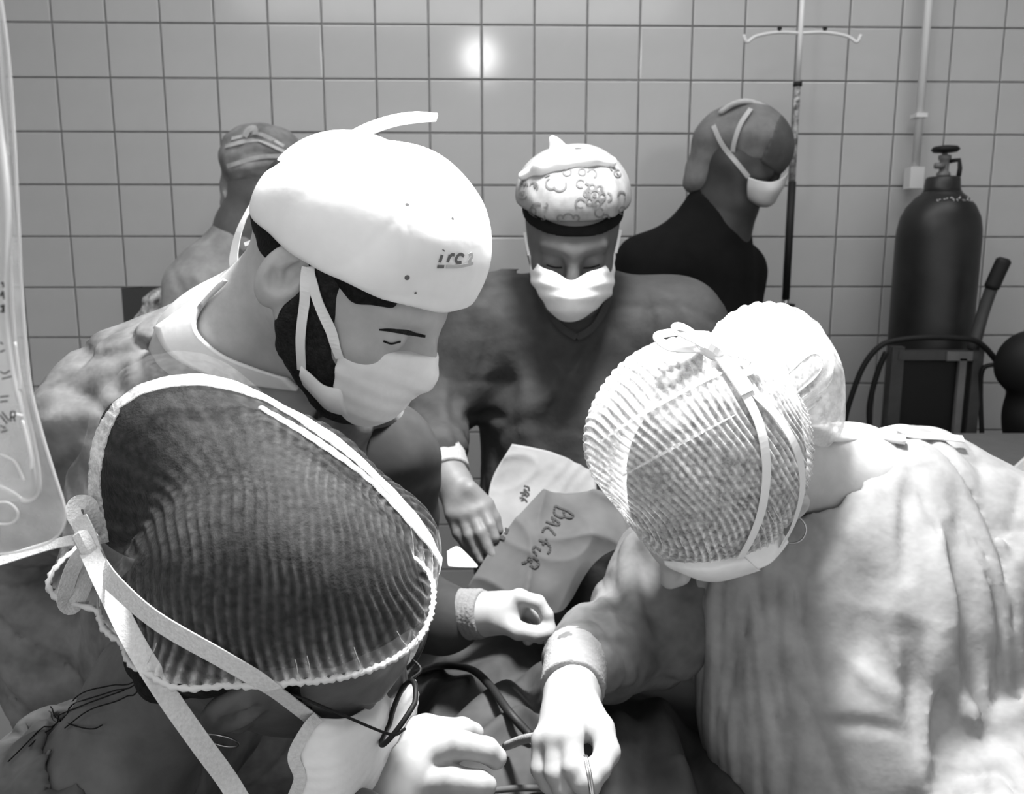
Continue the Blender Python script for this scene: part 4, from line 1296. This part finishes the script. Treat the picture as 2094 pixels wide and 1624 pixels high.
capH = folds(capH, [([(462, 330), (520, 300), (590, 320)], -.009, .010), ([(465, 350), (520, 340), (580, 330)], -.008, .007), ([(470, 310), (520, 285), (580, 290)], .007, .008), ([(460, 370), (500, 400), (520, 440)], .006, .008), ([(455, 390), (480, 440)], -.006, .008), ([(480, 375), (540, 360)], .006, .007)])
cH = solid('head_cover', disp(capH, wob(.004, 70, 57, 6)), .0045, mat('cap_gauze', .20, .85, .45, 16, .3, 40), pH)
mb = MB()
for q in ([(462, 300), (520, 288), (590, 315)], [(466, 340), (530, 322), (590, 318)], [(460, 390), (478, 440), (490, 470)], [(475, 285), (530, 275), (580, 300)]):
    P, N = on(capH, q, .002, 18); mb.ribbon(P, N, .010, .002)
mb.ribbon(dense([W(500, 280, 2.0), W(508, 266, 2.0), W(520, 262, 2.0), W(522, 275, 2.0)], 10), A3(0, -1, .2), .014, .002)
mb.build('gauze_pleats', M_SCARF_L, cH)['kind'] = 'stuff'
legs(pH, (-.72, 2.16), .3, .95)

# ------------------------------------------------------------------ operating table and its drape
tb = thing('operating_table', 'operating table standing under the dark drapes between the people', 'table', (.1, .98, 0))
mb = MB(); mb.box((-.12, .62, .80), (.24, 1.30, .88)); mb.build('table_top', M_STEEL, tb, False)
mb = MB(); mb.lathe([(.07, .10), (.07, .55), (.10, .58), (.10, .80)], (.1, .98, 0), 24); mb.build('column', M_STEEL, tb)
mb = MB(); mb.lathe([(.24, 0), (.26, .02), (.25, .07), (.09, .11)], (.1, .98, 0), 32); mb.build('base', M_STEEL, tb)

nx, ny = 150, 150
xs, ys = np.linspace(-.36, .56, nx), np.linspace(.44, 1.50, ny)
X, Y = np.meshgrid(xs, ys, indexing='ij')
P2 = np.stack([X, Y, 0 * X], -1).reshape(-1, 3).astype(np.float32)
cx = np.clip(np.minimum((X + .20), (.36 - X)) / .10, -3, 1); cy = np.clip(np.minimum((Y - .56), (1.38 - Y)) / .10, -3, 1)
rim = np.minimum(cx, cy)
Z = .945 + .05 * np.exp(-((X - .06) / .16) ** 2) * np.clip((Y - .6) / .3, 0, 1)
Z += wob(.020, 16, 61, 5)(P2).reshape(nx, ny) + wob(.010, 38, 62, 6)(P2).reshape(nx, ny)
def crease(x0, y0, x1, y1, amp, w):
    global Z
    d = polydist(P2, [(x0, y0, 0), (x1, y1, 0)], w, 6).reshape(nx, ny)
    Z = Z + amp * np.exp(-(d / w) ** 2)
for c_ in ((.06, .80, .02, 1.05, -.03, .02), (.16, .72, .20, .98, .03, .03), (.24, .70, .22, .95, -.04, .018), (.10, .70, .13, .90, .02, .02), (-.06, .85, .10, 1.0, .02, .015), (-.10, .95, .05, 1.15, -.03, .02), (.0, .70, .06, .80, -.02, .012), (.18, .66, .19, .82, .02, .012)):
    crease(*c_)
Z = np.where(rim < 1, Z - .16 * (1 - np.clip(rim, -3, 1)) ** 1.2, Z)
V = np.stack([X, Y, Z], -1).reshape(-1, 3)
ids = np.arange(nx * ny).reshape(nx, ny)
Q = np.stack([ids[:-1, :-1], ids[1:, :-1], ids[1:, 1:], ids[:-1, 1:]], -1).reshape(-1, 4)
dr = link('surgical_drape', mesh_from('surgical_drape', V, Q), M_DRAPE)
sm = dr.modifiers.new('thickness', 'SOLIDIFY'); sm.thickness = .002; sm.offset = -1
tag(dr, 'dark crumpled surgical drape spread over the operating table under the gloved hands', 'drape')
VZ = V.copy()


def on_drape(px, py, o=.004):
    v = pdir(px, py); v = v / np.linalg.norm(v)
    t = np.linspace(.5, 2, 3000)
    Pt = CAM + t[:, None] * v
    i = np.clip(((Pt[:, 0] + .36) / .92 * (nx - 1)).astype(int), 0, nx - 1); j = np.clip(((Pt[:, 1] - .44) / 1.06 * (ny - 1)).astype(int), 0, ny - 1)
    k = np.argmax((Pt[:, 2] < Z[i, j] + o) & (t > .62))
    return Pt[k]


mb = MB(); mb.tube(dense([on_drape(*q, .012) for q in ((850, 1376), (900, 1362), (960, 1368), (1000, 1400), (1040, 1455), (1085, 1505))], 60), .0052, 8)
tag(mb.build('cable', M_RUBBER), 'thin dark cable curving across the drape beside the glasses', 'cable')
mb = MB(); q0, q1 = on_drape(1035, 1526, .016), W(1110, 1505, .75); mb.tube(dense([q0, q0 + (q1 - q0) * .5 + A3(0, 0, .002), q1], 12), .0050, 10)
tag(mb.build('suction_tube', M_CUFF), 'short pale tube end lying on the drape just left of the lowest gloved hand', 'tube')
mb = MB(); mb.tube(dense([on_drape(1000, 1618, .012), on_drape(1060, 1612, .014), on_drape(1120, 1612, .012)], 12), .0035, 8)
tag(mb.build('drain_line', M_CLOTH_G), 'thin grey line lying across the drape at the bottom of the picture', 'tube')
fc = thing('forceps', 'steel forceps tip held between the thumb and finger of the lowest gloved hand', 'instrument', W(1210, 1605, .69))
for s in (-1, 1):
    mb = MB(); mb.tube(dense([W(1196 + 2 * s, 1545, .70), W(1206 + 2.5 * s, 1590, .682), W(1213 + s, 1640, .675)], 10), [.0016] * 10, 6); mb.build('jaw', M_STEEL, fc)

# paper packet and written wrap held by the middle person
tagp, G, N = patch('paper_packet', [
    [(1047, 908, 1.30), (1090, 916, 1.305), (1140, 930, 1.31), (1215, 968, 1.31)],
    [(1008, 975, 1.27), (1075, 985, 1.275), (1140, 995, 1.275), (1215, 1020, 1.275)],
    [(998, 1035, 1.235), (1050, 1045, 1.24), (1110, 1055, 1.24), (1190, 1070, 1.24)],
    [(1008, 1110, 1.205), (1040, 1110, 1.21), (1080, 1110, 1.215), (1140, 1115, 1.215)]], M_PAPER, None, 40, 40, .0015, both(wob(.004, 40, 71, 5), ridge(.004, 70, 72)))
tag(tagp, 'pale paper packet with small writing, held under the grey glove in the middle', 'packet')
wrapf = None
wrap, G, N = patch('cloth_wrap', [
    [(1108, 1008, 1.245), (1150, 1015, 1.245), (1200, 1008, 1.24), (1235, 1010, 1.235), (1290, 1060, 1.22)],
    [(1055, 1062, 1.20), (1110, 1075, 1.195), (1170, 1080, 1.19), (1225, 1075, 1.19), (1280, 1110, 1.19)],
    [(1010, 1118, 1.165), (1070, 1135, 1.16), (1135, 1145, 1.155), (1190, 1135, 1.16), (1230, 1140, 1.165)],
    [(970, 1180, 1.135), (1040, 1195, 1.13), (1110, 1205, 1.125), (1160, 1190, 1.135), (1200, 1170, 1.15)],
    [(930, 1240, 1.11), (1010, 1245, 1.11), (1080, 1250, 1.11), (1140, 1255, 1.115), (1170, 1225, 1.13)]], M_CLOTH_G, None, 60, 60, .0015, both(wob(.007, 38, 73, 6), ridge(.007, 60, 74)))
tag(wrap, 'grey wrap with the handwritten word BACFUR, lying in front of the pale packet', 'wrap')


def ink_patch(name, G, N, strokes, width, m, parent, o=.0022):
    """handwriting on a sheet: strokes in the photo's pixels, laid on the sheet's own grid"""
    flat = G.reshape(-1, 3); nn = N.reshape(-1, 3)
    d = flat - CAM
    z = d @ A3(0, CS, -SN)
    px = 1047 + FPX * d[:, 0] / z; py = 812 - FPX * (d @ A3(0, SN, CS)) / z
    mb = MB()
    for s in strokes:
        P, NN = [], []
        for (x, y) in dense(s, 6 * len(s)):
            w = 1 / ((px - x) ** 2 + (py - y) ** 2 + 2.0) ** 2
            idx = np.argsort(-w)[:6]
            ww = w[idx] / w[idx].sum()
            dep = ((flat[idx] * ww[:, None]).sum(0))[1]
            n_ = (nn[idx] * ww[:, None]).sum(0); n_ /= np.linalg.norm(n_)
            P.append(W(x, y, dep) + n_ * o); NN.append(n_)
        mb.ribbon(P, NN, width, .0004)
    return mb.build(name, m, parent)


def crop(pts):
    return [(820 + x / 3.248, 860 + y / 3.248) for x, y in pts]


word = [[(1050 + x / 10.15, 1020 + y / 10.15) for x, y in s] for s in (
    [(870, 160), (980, 215), (1120, 265), (1245, 355)], [(870, 160), (848, 250), (850, 320), (910, 375), (1000, 400), (1055, 370), (1040, 260)], [(1050, 380), (1150, 408), (1220, 398), (1248, 355)],
    [(670, 488), (780, 525), (920, 565)], [(920, 565), (955, 525), (880, 460), (785, 392)], [(795, 400), (832, 465), (810, 525)],
    [(600, 705), (630, 640), (700, 600), (770, 650), (830, 720), (875, 770)],
    [(525, 865), (620, 895), (700, 930), (755, 1000), (755, 1080), (715, 1150)], [(690, 840), (645, 905), (600, 960)],
    [(570, 1085), (500, 1040), (440, 1010), (400, 1045), (420, 1110), (490, 1175)],
    [(170, 1350), (260, 1320), (340, 1270), (400, 1270)], [(295, 1205), (390, 1225), (480, 1270), (525, 1340), (490, 1410), (420, 1440), (355, 1390), (372, 1280)])]
ink_patch('handwriting', G, N, word, .0034, M_INK, wrap)
Gp = [o_ for o_ in ()]
small = [crop(s) for s in ([(815, 445), (845, 455), (850, 480)], [(815, 465), (835, 480)], [(790, 490), (820, 495), (840, 520)], [(800, 510), (820, 505)])]
R_ = [dense([W(*p) for p in r], 40) for r in ([(1047, 908, 1.30), (1090, 916, 1.305), (1140, 930, 1.31), (1215, 968, 1.31)], [(1008, 975, 1.27), (1075, 985, 1.275), (1140, 995, 1.275), (1215, 1020, 1.275)], [(998, 1035, 1.235), (1050, 1045, 1.24), (1110, 1055, 1.24), (1190, 1070, 1.24)], [(1008, 1110, 1.205), (1040, 1110, 1.21), (1080, 1110, 1.215), (1140, 1115, 1.215)])]
Gp = np.array([dense([r[i] for r in R_], 40) for i in range(40)])
Np = np.tile(A3(0, -.8, .6), (40, 40, 1))
ink_patch('handwriting', Gp, Np, small, .0036, M_INK, tagp, .006)
ink_patch('handwriting', G, N, [crop(s) for s in ([(690, 725), (715, 735)], [(655, 775), (690, 790)], [(665, 790), (685, 775)], [(690, 745), (705, 752)])], .0055, M_INK, wrap)
cl, _, _ = patch('white_cloth', [[(915, 1128, 1.12), (935, 1118, 1.12), (955, 1135, 1.12)], [(915, 1145, 1.11), (940, 1148, 1.11), (975, 1156, 1.11)], [(917, 1158, 1.10), (940, 1160, 1.10), (975, 1160, 1.10)]], M_WHITE, None, 12, 12, .002)
tag(cl, 'small white cloth corner under the fingertips of the grey gloved hand', 'cloth')
st, _, _ = patch('gauze_strip', [[(1118, 1286, .985), (1126, 1284, .98), (1134, 1288, .985)], [(1112, 1310, .975), (1124, 1312, .97), (1134, 1310, .975)], [(1122, 1340, .965), (1130, 1342, .962), (1138, 1340, .965)]], M_CUFF, None, 10, 14, .002)
tag(st, 'small pale gauze strip pinched by the gloved hand in the middle', 'gauze')

# ------------------------------------------------------------------ gas cylinder on its trolley, stand, pipe
cyl = thing('gas_cylinder', 'dark painted gas cylinder with a black valve standing against the tiled wall', 'gas cylinder', (*W(1912, 600, 2.28)[:2], 0))
cxx, cyy = W(1912, 560, 2.28)[:2]
zt = lambda y: W(1912, y, 2.28)[2]
R = .107
mb = MB(); mb.lathe([(R * .95, .10), (R, .12), (R, zt(490)), (R * .985, zt(470)), (R * .93, zt(445)), (R * .80, zt(422)), (R * .62, zt(405)), (R * .48, zt(396)), (R * .46, zt(392))], (cxx, cyy, 0), 40)
body = mb.build('cylinder_body', M_CYL, cyl)
mb = MB(); mb.lathe([(R * .46, zt(397)), (R * .42, zt(385)), (R * .40, zt(365)), (R * .36, zt(362))], (cxx, cyy, 0), 28); mb.build('neck_collar', M_CYL, cyl)
mb = MB(); mb.lathe([(.016, zt(364)), (.018, zt(355)), (.012, zt(350)), (.012, zt(328)), (.016, zt(326)), (.016, zt(318)), (.006, zt(316)), (.006, zt(308))], (cxx, cyy, 0), 16)
mb.tube([(cxx - .005, cyy - .01, zt(340)), (cxx - .03, cyy - .012, zt(340))], .008, 10); mb.build('valve', M_TROLLEY_L, cyl)
mb = MB(); mb.lathe([(.012, zt(313)), (.030, zt(311)), (.036, zt(306)), (.030, zt(300)), (.014, zt(298)), (.006, zt(297))], (cxx, cyy, 0), 20); mb.build('hand_wheel', M_RUBBER, cyl)
mb = MB(); mb.tube([(cxx + .012, cyy, zt(330)), (cxx + .034, cyy - .01, zt(328)), (cxx + .038, cyy - .01, zt(345)), (cxx + .036, cyy - .01, zt(362))], .006, 8); mb.build('valve_guard', M_RUBBER, cyl)
cylf = cone((cxx, cyy, 1.3), (cxx, cyy, zt(420)), R, R)
rgp = random.Random(3)
marks = MB()
for i in range(7):                                       # worn stencil marks round the shoulder
    a = math.radians(-125 + i * 12)
    r0, z0 = R * .72, zt(414) - abs(i - 2) * .0016
    for k in range(2):
        p = A3(cxx + r0 * math.cos(a + k * .07), cyy + r0 * math.sin(a + k * .07), z0 + .006)
        n = A3(math.cos(a), math.sin(a), .9)
        marks.ribbon([p, p + A3(-.004 * math.sin(a), .004 * math.cos(a), rgp.uniform(-.008, .008))], n / np.linalg.norm(n), .003, .001)
marks.build('stencil_marks', M_SCARF_L, cyl)['kind'] = 'stuff'

tr = thing('cylinder_trolley', 'grey tubular cylinder trolley with one slanted black handle', 'trolley', (cxx, cyy - .1, 0))
xl, xr, yf = W(1826, 720, 2.15)[0], W(1988, 720, 2.15)[0], 2.13
zb = W(1900, 716, 2.13)[2]
for nm, x, m, w in (('post', xl, M_TROLLEY, .016), ('post', xr, M_TROLLEY, .014)):
    mb = MB(); mb.box((x - w, yf - .012, .06), (x + w, yf + .012, zb + .01)); mb.build(nm, m, tr, False)
mb = MB(); x = W(1964, 760, 2.12)[0]; mb.box((x - .009, yf - .02, .06), (x + .009, yf - .008, zb - .02)); mb.build('strut', M_TROLLEY_L, tr, False)
mb = MB(); mb.box((xl, yf - .014, zb - .025), (xr, yf + .014, zb)); mb.build('crossbar', M_TROLLEY, tr, False)
mb = MB(); xa, xb = W(1933, 730, 2.12)[0], W(1985, 730, 2.12)[0]; mb.box((xa, yf - .020, zb - .026), (xb, yf - .0145, zb - .002)); mb.build('name_plate', M_TROLLEY_L, tr, False)
mb = MB(); mb.box((xl - .02, yf - .02, .03), (xr + .02, cyy + .12, .06)); mb.build('base_plate', M_TROLLEY, tr, False)
mb = MB(); mb.box((xl + .012, yf + .0, .07), (xr - .012, yf + .01, zb - .03)); mb.build('back_panel', M_RUBBER, tr, False)
mb = MB(); mb.tube(dense([W(1990, 715, 2.13), W(2010, 640, 2.13), W(2035, 570, 2.12)], 12), .0150, 12); mb.build('handle_bar', M_TROLLEY, tr)
mb = MB(); mb.tube(dense([W(2026, 592, 2.12), W(2040, 560, 2.115), W(2055, 528, 2.11)], 14), [.012] + [.0185] * 12 + [.012], 14); mb.build('grip', M_RUBBER, tr)
for s in (-1, 1):
    mb = MB(); xw = xl - .05 if s < 0 else xr + .05
    mb.tube([(xw - .02, cyy, .08), (xw + .02, cyy, .08)], .08, 24); mb.build('wheel', M_RUBBER, tr)
mb = MB(); mb.tube(dense([W(1722, 890, 2.12), W(1735, 830, 2.12), W(1765, 750, 2.11), (W(1800, 708, 2.1)), W(1840, 695, 2.09), W(1900, 690, 2.08), W(1960, 692, 2.08), W(2000, 700, 2.09), W(2035, 735, 2.10), W(2060, 780, 2.1)], 70), .0075, 8)
tag(mb.build('gas_hose', M_RUBBER), 'black rubber hose looping over the trolley in front of the cylinder', 'hose')
mb = MB(); mb.tube(dense([W(1780, 900, 2.12), W(1778, 830, 2.12), W(1795, 760, 2.11), W(1812, 720, 2.1)], 40), .0075, 8)
tag(mb.build('gas_hose', M_RUBBER), 'shorter black hose hanging left of the trolley post', 'hose')
mb = MB(); mb.tube(dense([W(2035, 745, 2.10), W(2010, 755, 2.11), W(2005, 800, 2.12), W(2008, 900, 2.12)], 30), .006, 8)
tag(mb.build('gas_hose', M_RUBBER), 'thin dark hose hanging right of the slanted trolley handle', 'hose')
bl = union([ell(W(2110, 745, 2.05), (.085, .08, .088)), ell(W(2120, 850, 2.06), (.075, .08, .09)), cone(W(2120, 820, 2.06), (W(2120, 820, 2.06)[0], 2.06, .30), .06, .07), ell((W(2120, 820, 2.06)[0], 2.06, .15), (.12, .12, .15))], .03)
bo = solid('equipment_housing', inter(disp(bl, wob(.003, 40, 77, 5)), half((0, 0, 0.002), (0, 0, -1)), .004), .007, M_RUBBER)
tag(bo, 'black rounded equipment housing cut off by the right edge beside the trolley', 'equipment')

iv = thing('drip_stand', 'slim drip stand with a dark rod and pale hook arms in front of the tiles', 'stand', (W(1613, 600, 2.3)[0], 2.3, 0))
xi = W(1613, 500, 2.3)[0]
mb = MB(); mb.tube([(xi, 2.3, .02), (xi, 2.3, 1.42), (xi, 2.3, W(1, 610, 2.3)[2])], .0085, 10); mb.build('lower_pole', M_STEEL, iv)
zz0, zz1 = W(1, 612, 2.3)[2], W(1, 372, 2.3)[2]
mb = MB(); mb.tube([(xi, 2.3, zz0), (xi, 2.3, zz1)], .0105, 12); mb.build('dark_grip_rod', M_RUBBER, iv)
mb = MB(); mb.tube([(xi, 2.3, zz1), (xi, 2.3, W(1, 172, 2.3)[2])], .0085, 12); mb.build('middle_pole', mat('pole_worn', .28, .5, .9, 60, spec=.4), iv)
mb = MB(); mb.tube([(xi, 2.3, W(1, 176, 2.3)[2]), (xi, 2.3, W(1, 168, 2.3)[2])], .012, 12); mb.build('clamp', M_RUBBER, iv)
mb = MB(); mb.tube([(xi, 2.3, W(1, 172, 2.3)[2]), (xi, 2.3, W(1, -60, 2.3)[2])], .007, 12); mb.build('upper_pole', M_PIPE, iv)
zh = W(1, 68, 2.3)[2]
for s in (-1, 1):
    mb = MB(); mb.tube(dense([(xi, 2.3, zh), (xi + s * .06, 2.295, zh + .001), (xi + s * .12, 2.29, zh - .010), (xi + s * .145, 2.285, zh - .026), (xi + s * .155, 2.285, zh - .008)], 20), .0045, 8); mb.build('hook_arm', M_PIPE, iv)
    mb = MB(); mb.lathe([(.001, -.006), (.006, -.003), (.006, .003), (.001, .006)], (xi + s * .06 + .002, 2.293, zh + .010), 10); mb.build('hook_stud', M_RUBBER, iv)
mb = MB(); mb.box((xi - .02, 2.28, zz0 - .03), (xi + .02, 2.32, zz0 - .012)); mb.build('clamp_knob', M_RUBBER, iv, False)
for a in range(5):
    t_ = math.radians(72 * a + 20)
    mb = MB(); mb.tube(dense([(xi, 2.3, .10), (xi + .08 * math.cos(t_), 2.3 + .05 * math.sin(t_), .07), (xi + .20 * math.cos(t_), 2.3 + .11 * math.sin(t_), .015)], 8), .010, 8); mb.build('foot', M_STEEL, iv)

xp = W(1900, 100, 2.40)[0]
mb = MB(); mb.tube([(xp, 2.425, zt(320) - .02), (xp, 2.425, 2.95)], .011, 14)
pp = mb.build('wall_pipe', M_PIPE); tag(pp, 'thin white vertical pipe on the tiled wall above the cylinder', 'pipe')
mb = MB(); mb.tube([(xp + .034, 2.435, 1.5), (xp + .034, 2.435, 2.95)], .003, 8)
mb = MB(); mb.box((xp - .02, 2.41, zt(330) - .06), (xp + .02, 2.45, zt(322) - .01)); mb.build('wall_outlet', M_PIPE, pp, False)
for zc in (1.95, 2.45):
    mb = MB(); mb.box((xp - .016, 2.41, zc), (xp + .016, 2.452, zc + .012)); mb.build('pipe_clip', M_PIPE, pp, False)

# grey instrument cart behind the person on the right
ct = thing('instrument_cart', 'plain grey cart with a flat top behind the pale gown on the right', 'cart', (1.15, 1.62, 0))
zc = W(1900, 886, 1.93)[2]
mb = MB(); mb.box((.75, 1.34, .16), (1.60, 1.91, zc - .02)); mb.build('cabinet', M_CART, ct, False)
mb = MB(); mb.box((.73, 1.32, zc - .02), (1.62, 1.93, zc)); mb.build('top', M_CART, ct, False)
for x in (.80, 1.54):
    for y in (1.40, 1.86):
        mb = MB(); mb.tube([(x - .015, y, .05), (x + .015, y, .05)], .05, 16); mb.box((x - .012, y - .012, .05), (x + .012, y + .012, .16)); mb.build('castor', M_RUBBER, ct)
wc, _, _ = patch('white_towel', [[(2062, 966, 1.49), (2080, 948, 1.49), (2110, 925, 1.49), (2160, 905, 1.49)], [(2066, 975, 1.485), (2090, 972, 1.485), (2120, 965, 1.485), (2165, 960, 1.485)], [(2075, 982, 1.48), (2095, 992, 1.48), (2125, 1010, 1.48), (2170, 1040, 1.48)]], M_WHITE, None, 14, 14, .004)
tag(wc, 'white towel corner at the right edge in front of the grey cart', 'towel')
mb = MB()
mb.ribbon(dense([W(1835, 884, 1.0), W(1870, 890, 1.0), W(1920, 893, 1.0), W(1970, 898, 1.0)], 14), A3(0, -.6, .8), .010, .002)
mb.ribbon(dense([W(1800, 882, 1.0), W(1830, 876, 1.0), W(1850, 884, 1.0)], 10), A3(0, -.6, .8), .008, .002)
mb.build('gown_tie', M_WHITE, pD)

# dark storage box on a small stand by the wall, left
bx = thing('storage_box', 'small dark open box on a stand near the wall, left of the grey top', 'box', (W(300, 640, 2.2)[0], 2.22, 0))
a, b = W(262, 588, 2.2), W(345, 668, 2.2)
mb = MB()
mb.box((a[0], 2.16, b[2]), (b[0], 2.28, b[2] + .006)); mb.box((a[0], 2.16, b[2]), (b[0], 2.166, a[2])); mb.box((a[0], 2.274, b[2]), (b[0], 2.28, a[2])); mb.box((a[0], 2.166, b[2]), (a[0] + .006, 2.274, a[2])); mb.box((b[0] - .006, 2.166, b[2]), (b[0], 2.274, a[2]))
mb.build('tray', mat('box_dark', .035, .5), bx, False)
mb = MB(); mb.tube([((a[0] + b[0]) / 2, 2.22, .03), ((a[0] + b[0]) / 2, 2.22, b[2])], .012, 12); mb.build('stand_pole', M_STEEL, bx)
mb = MB(); mb.lathe([(.14, 0), (.15, .01), (.14, .03), (.02, .05)], ((a[0] + b[0]) / 2, 2.22, 0), 24); mb.build('stand_base', M_STEEL, bx)
cp = disp(union([ell(W(325, 615, 2.13), (.035, .02, .035)), ell(W(312, 650, 2.12), (.045, .02, .02)), ell(W(335, 640, 2.12), (.03, .02, .03))], .02), wob(.012, 110, 81, 7))
tag(solid('plastic_wrapper', cp, .003, mat('crumpled_plastic', .45, .2, .8, 60, .3, 60, spec=.6)), 'crumpled shiny wrapper hanging over the small dark box', 'wrapper')
mb = MB(); mb.tube(dense([W(262, 706, 1.9), W(200, 755, 1.85), W(150, 800, 1.82), W(95, 835, 1.80)], 20), .017, 10)
mb.tube([W(95, 835, 1.80), (W(95, 835, 1.8)[0], 1.8, .0)], .017, 10)
tag(mb.build('support_rail', M_TROLLEY), 'dark slanting rail behind the shoulder of the bearded person', 'rail')

# ------------------------------------------------------------------ fluid bag hanging close on the left
bag = thing('fluid_bag', 'clear plastic fluid bag hanging close to the lens at the left edge', 'bag', W(-60, 1100, .36))
rows = [(-80, -8), (0, 2), (80, 13), (200, 24), (400, 35), (600, 45), (720, 54), (800, 64), (880, 84), (960, 108), (1030, 130), (1060, 134), (1085, 126), (1105, 108), (1120, 72), (1132, 20), (1136, -20)]
film = [[(-320, y, .36), (-200, y, .36), (-80, y, .36), (x - 22, y, .36), (x, y, .36)] for y, x in rows]
patch('film', film, M_FILM, bag, 30, 90, .0006, wob(.0012, 60, 91, 5))
edge_px = [(x, y, .36) for y, x in rows]
mb = MB(); mb.tube(dense([W(*p) for p in edge_px], 90), .0006, 6); mb.build('welded_edge', M_SEAM, bag)
inner = [(-60, -30), (60, -4), (200, 8), (400, 16), (600, 22), (740, 34), (820, 50), (900, 68), (960, 78), (1000, 80), (1018, 70), (1024, 50)]
mb = MB(); mb.tube(dense([W(x, y, .358) for y, x in inner] + [W(20, 1005, .358), W(-20, 990, .358), W(-80, 985, .358)], 90), .0009, 6); mb.build('inner_weld', M_SEAM, bag)
pf = None
prow = []
for y, x in inner:
    prow.append([(-300, y, .352), (-180, y, .343), (-70, y, .345), (x - 18, y, .351), (x, y, .358)])
patch('pouch', prow, M_FLUID, bag, 36, 80, .0008, wob(.0022, 75, 93, 6))
mb = MB()
for q in ([(45, 860), (60, 920), (65, 960)], [(0, 930), (30, 945), (50, 985)], [(0, 880), (25, 850), (45, 850)], [(30, 700), (38, 760), (40, 800)]):
    mb.tube(dense([W(x, y, .349) for x, y in q], 14), .0006, 6)
mb.build('crease_highlight', M_SEAM, bag)['kind'] = 'stuff'
mb = MB(); mb.tube(dense([W(x, y, .357) for x, y in ((-20, 1030), (15, 1028), (35, 1045), (34, 1062), (15, 1072), (-20, 1070))], 24), .0005, 6); mb.build('port_weld', M_SEAM, bag)
pr = [[(2, 580), (6, 578), (7, 588)], [(0, 606), (6, 596), (8, 612)], [(3, 604), (8, 604)], [(0, 628), (5, 625), (5, 638), (0, 636)], [(8, 622), (8, 640)],
      [(0, 700), (6, 704)], [(0, 720), (10, 716)], [(0, 760), (10, 764), (20, 758)], [(4, 775), (24, 770)], [(0, 812), (18, 810)], [(0, 822), (16, 820)], [(22, 842), (22, 862)], [(22, 842), (30, 842), (30, 852), (23, 853)], [(28, 853), (31, 862)],
      [(0, 848), (14, 866)], [(4, 842), (18, 860)], [(0, 870), (12, 876)], [(2, 884), (16, 880)]]
mb = MB()
for s_ in pr:
    mb.ribbon(dense([W(x, y, .3395) for x, y in s_], 5 * len(s_)), A3(0, -1, .2), .0006, .0002)
mb.build('label_print', M_INK, bag)['kind'] = 'stuff'
mb = MB(); mb.tube(dense([W(-160, -60, .36), W(-160, -200, .36), W(-160, -700, .36)], 12), .003, 8); mb.build('hanger_cord', M_PIPE, bag)
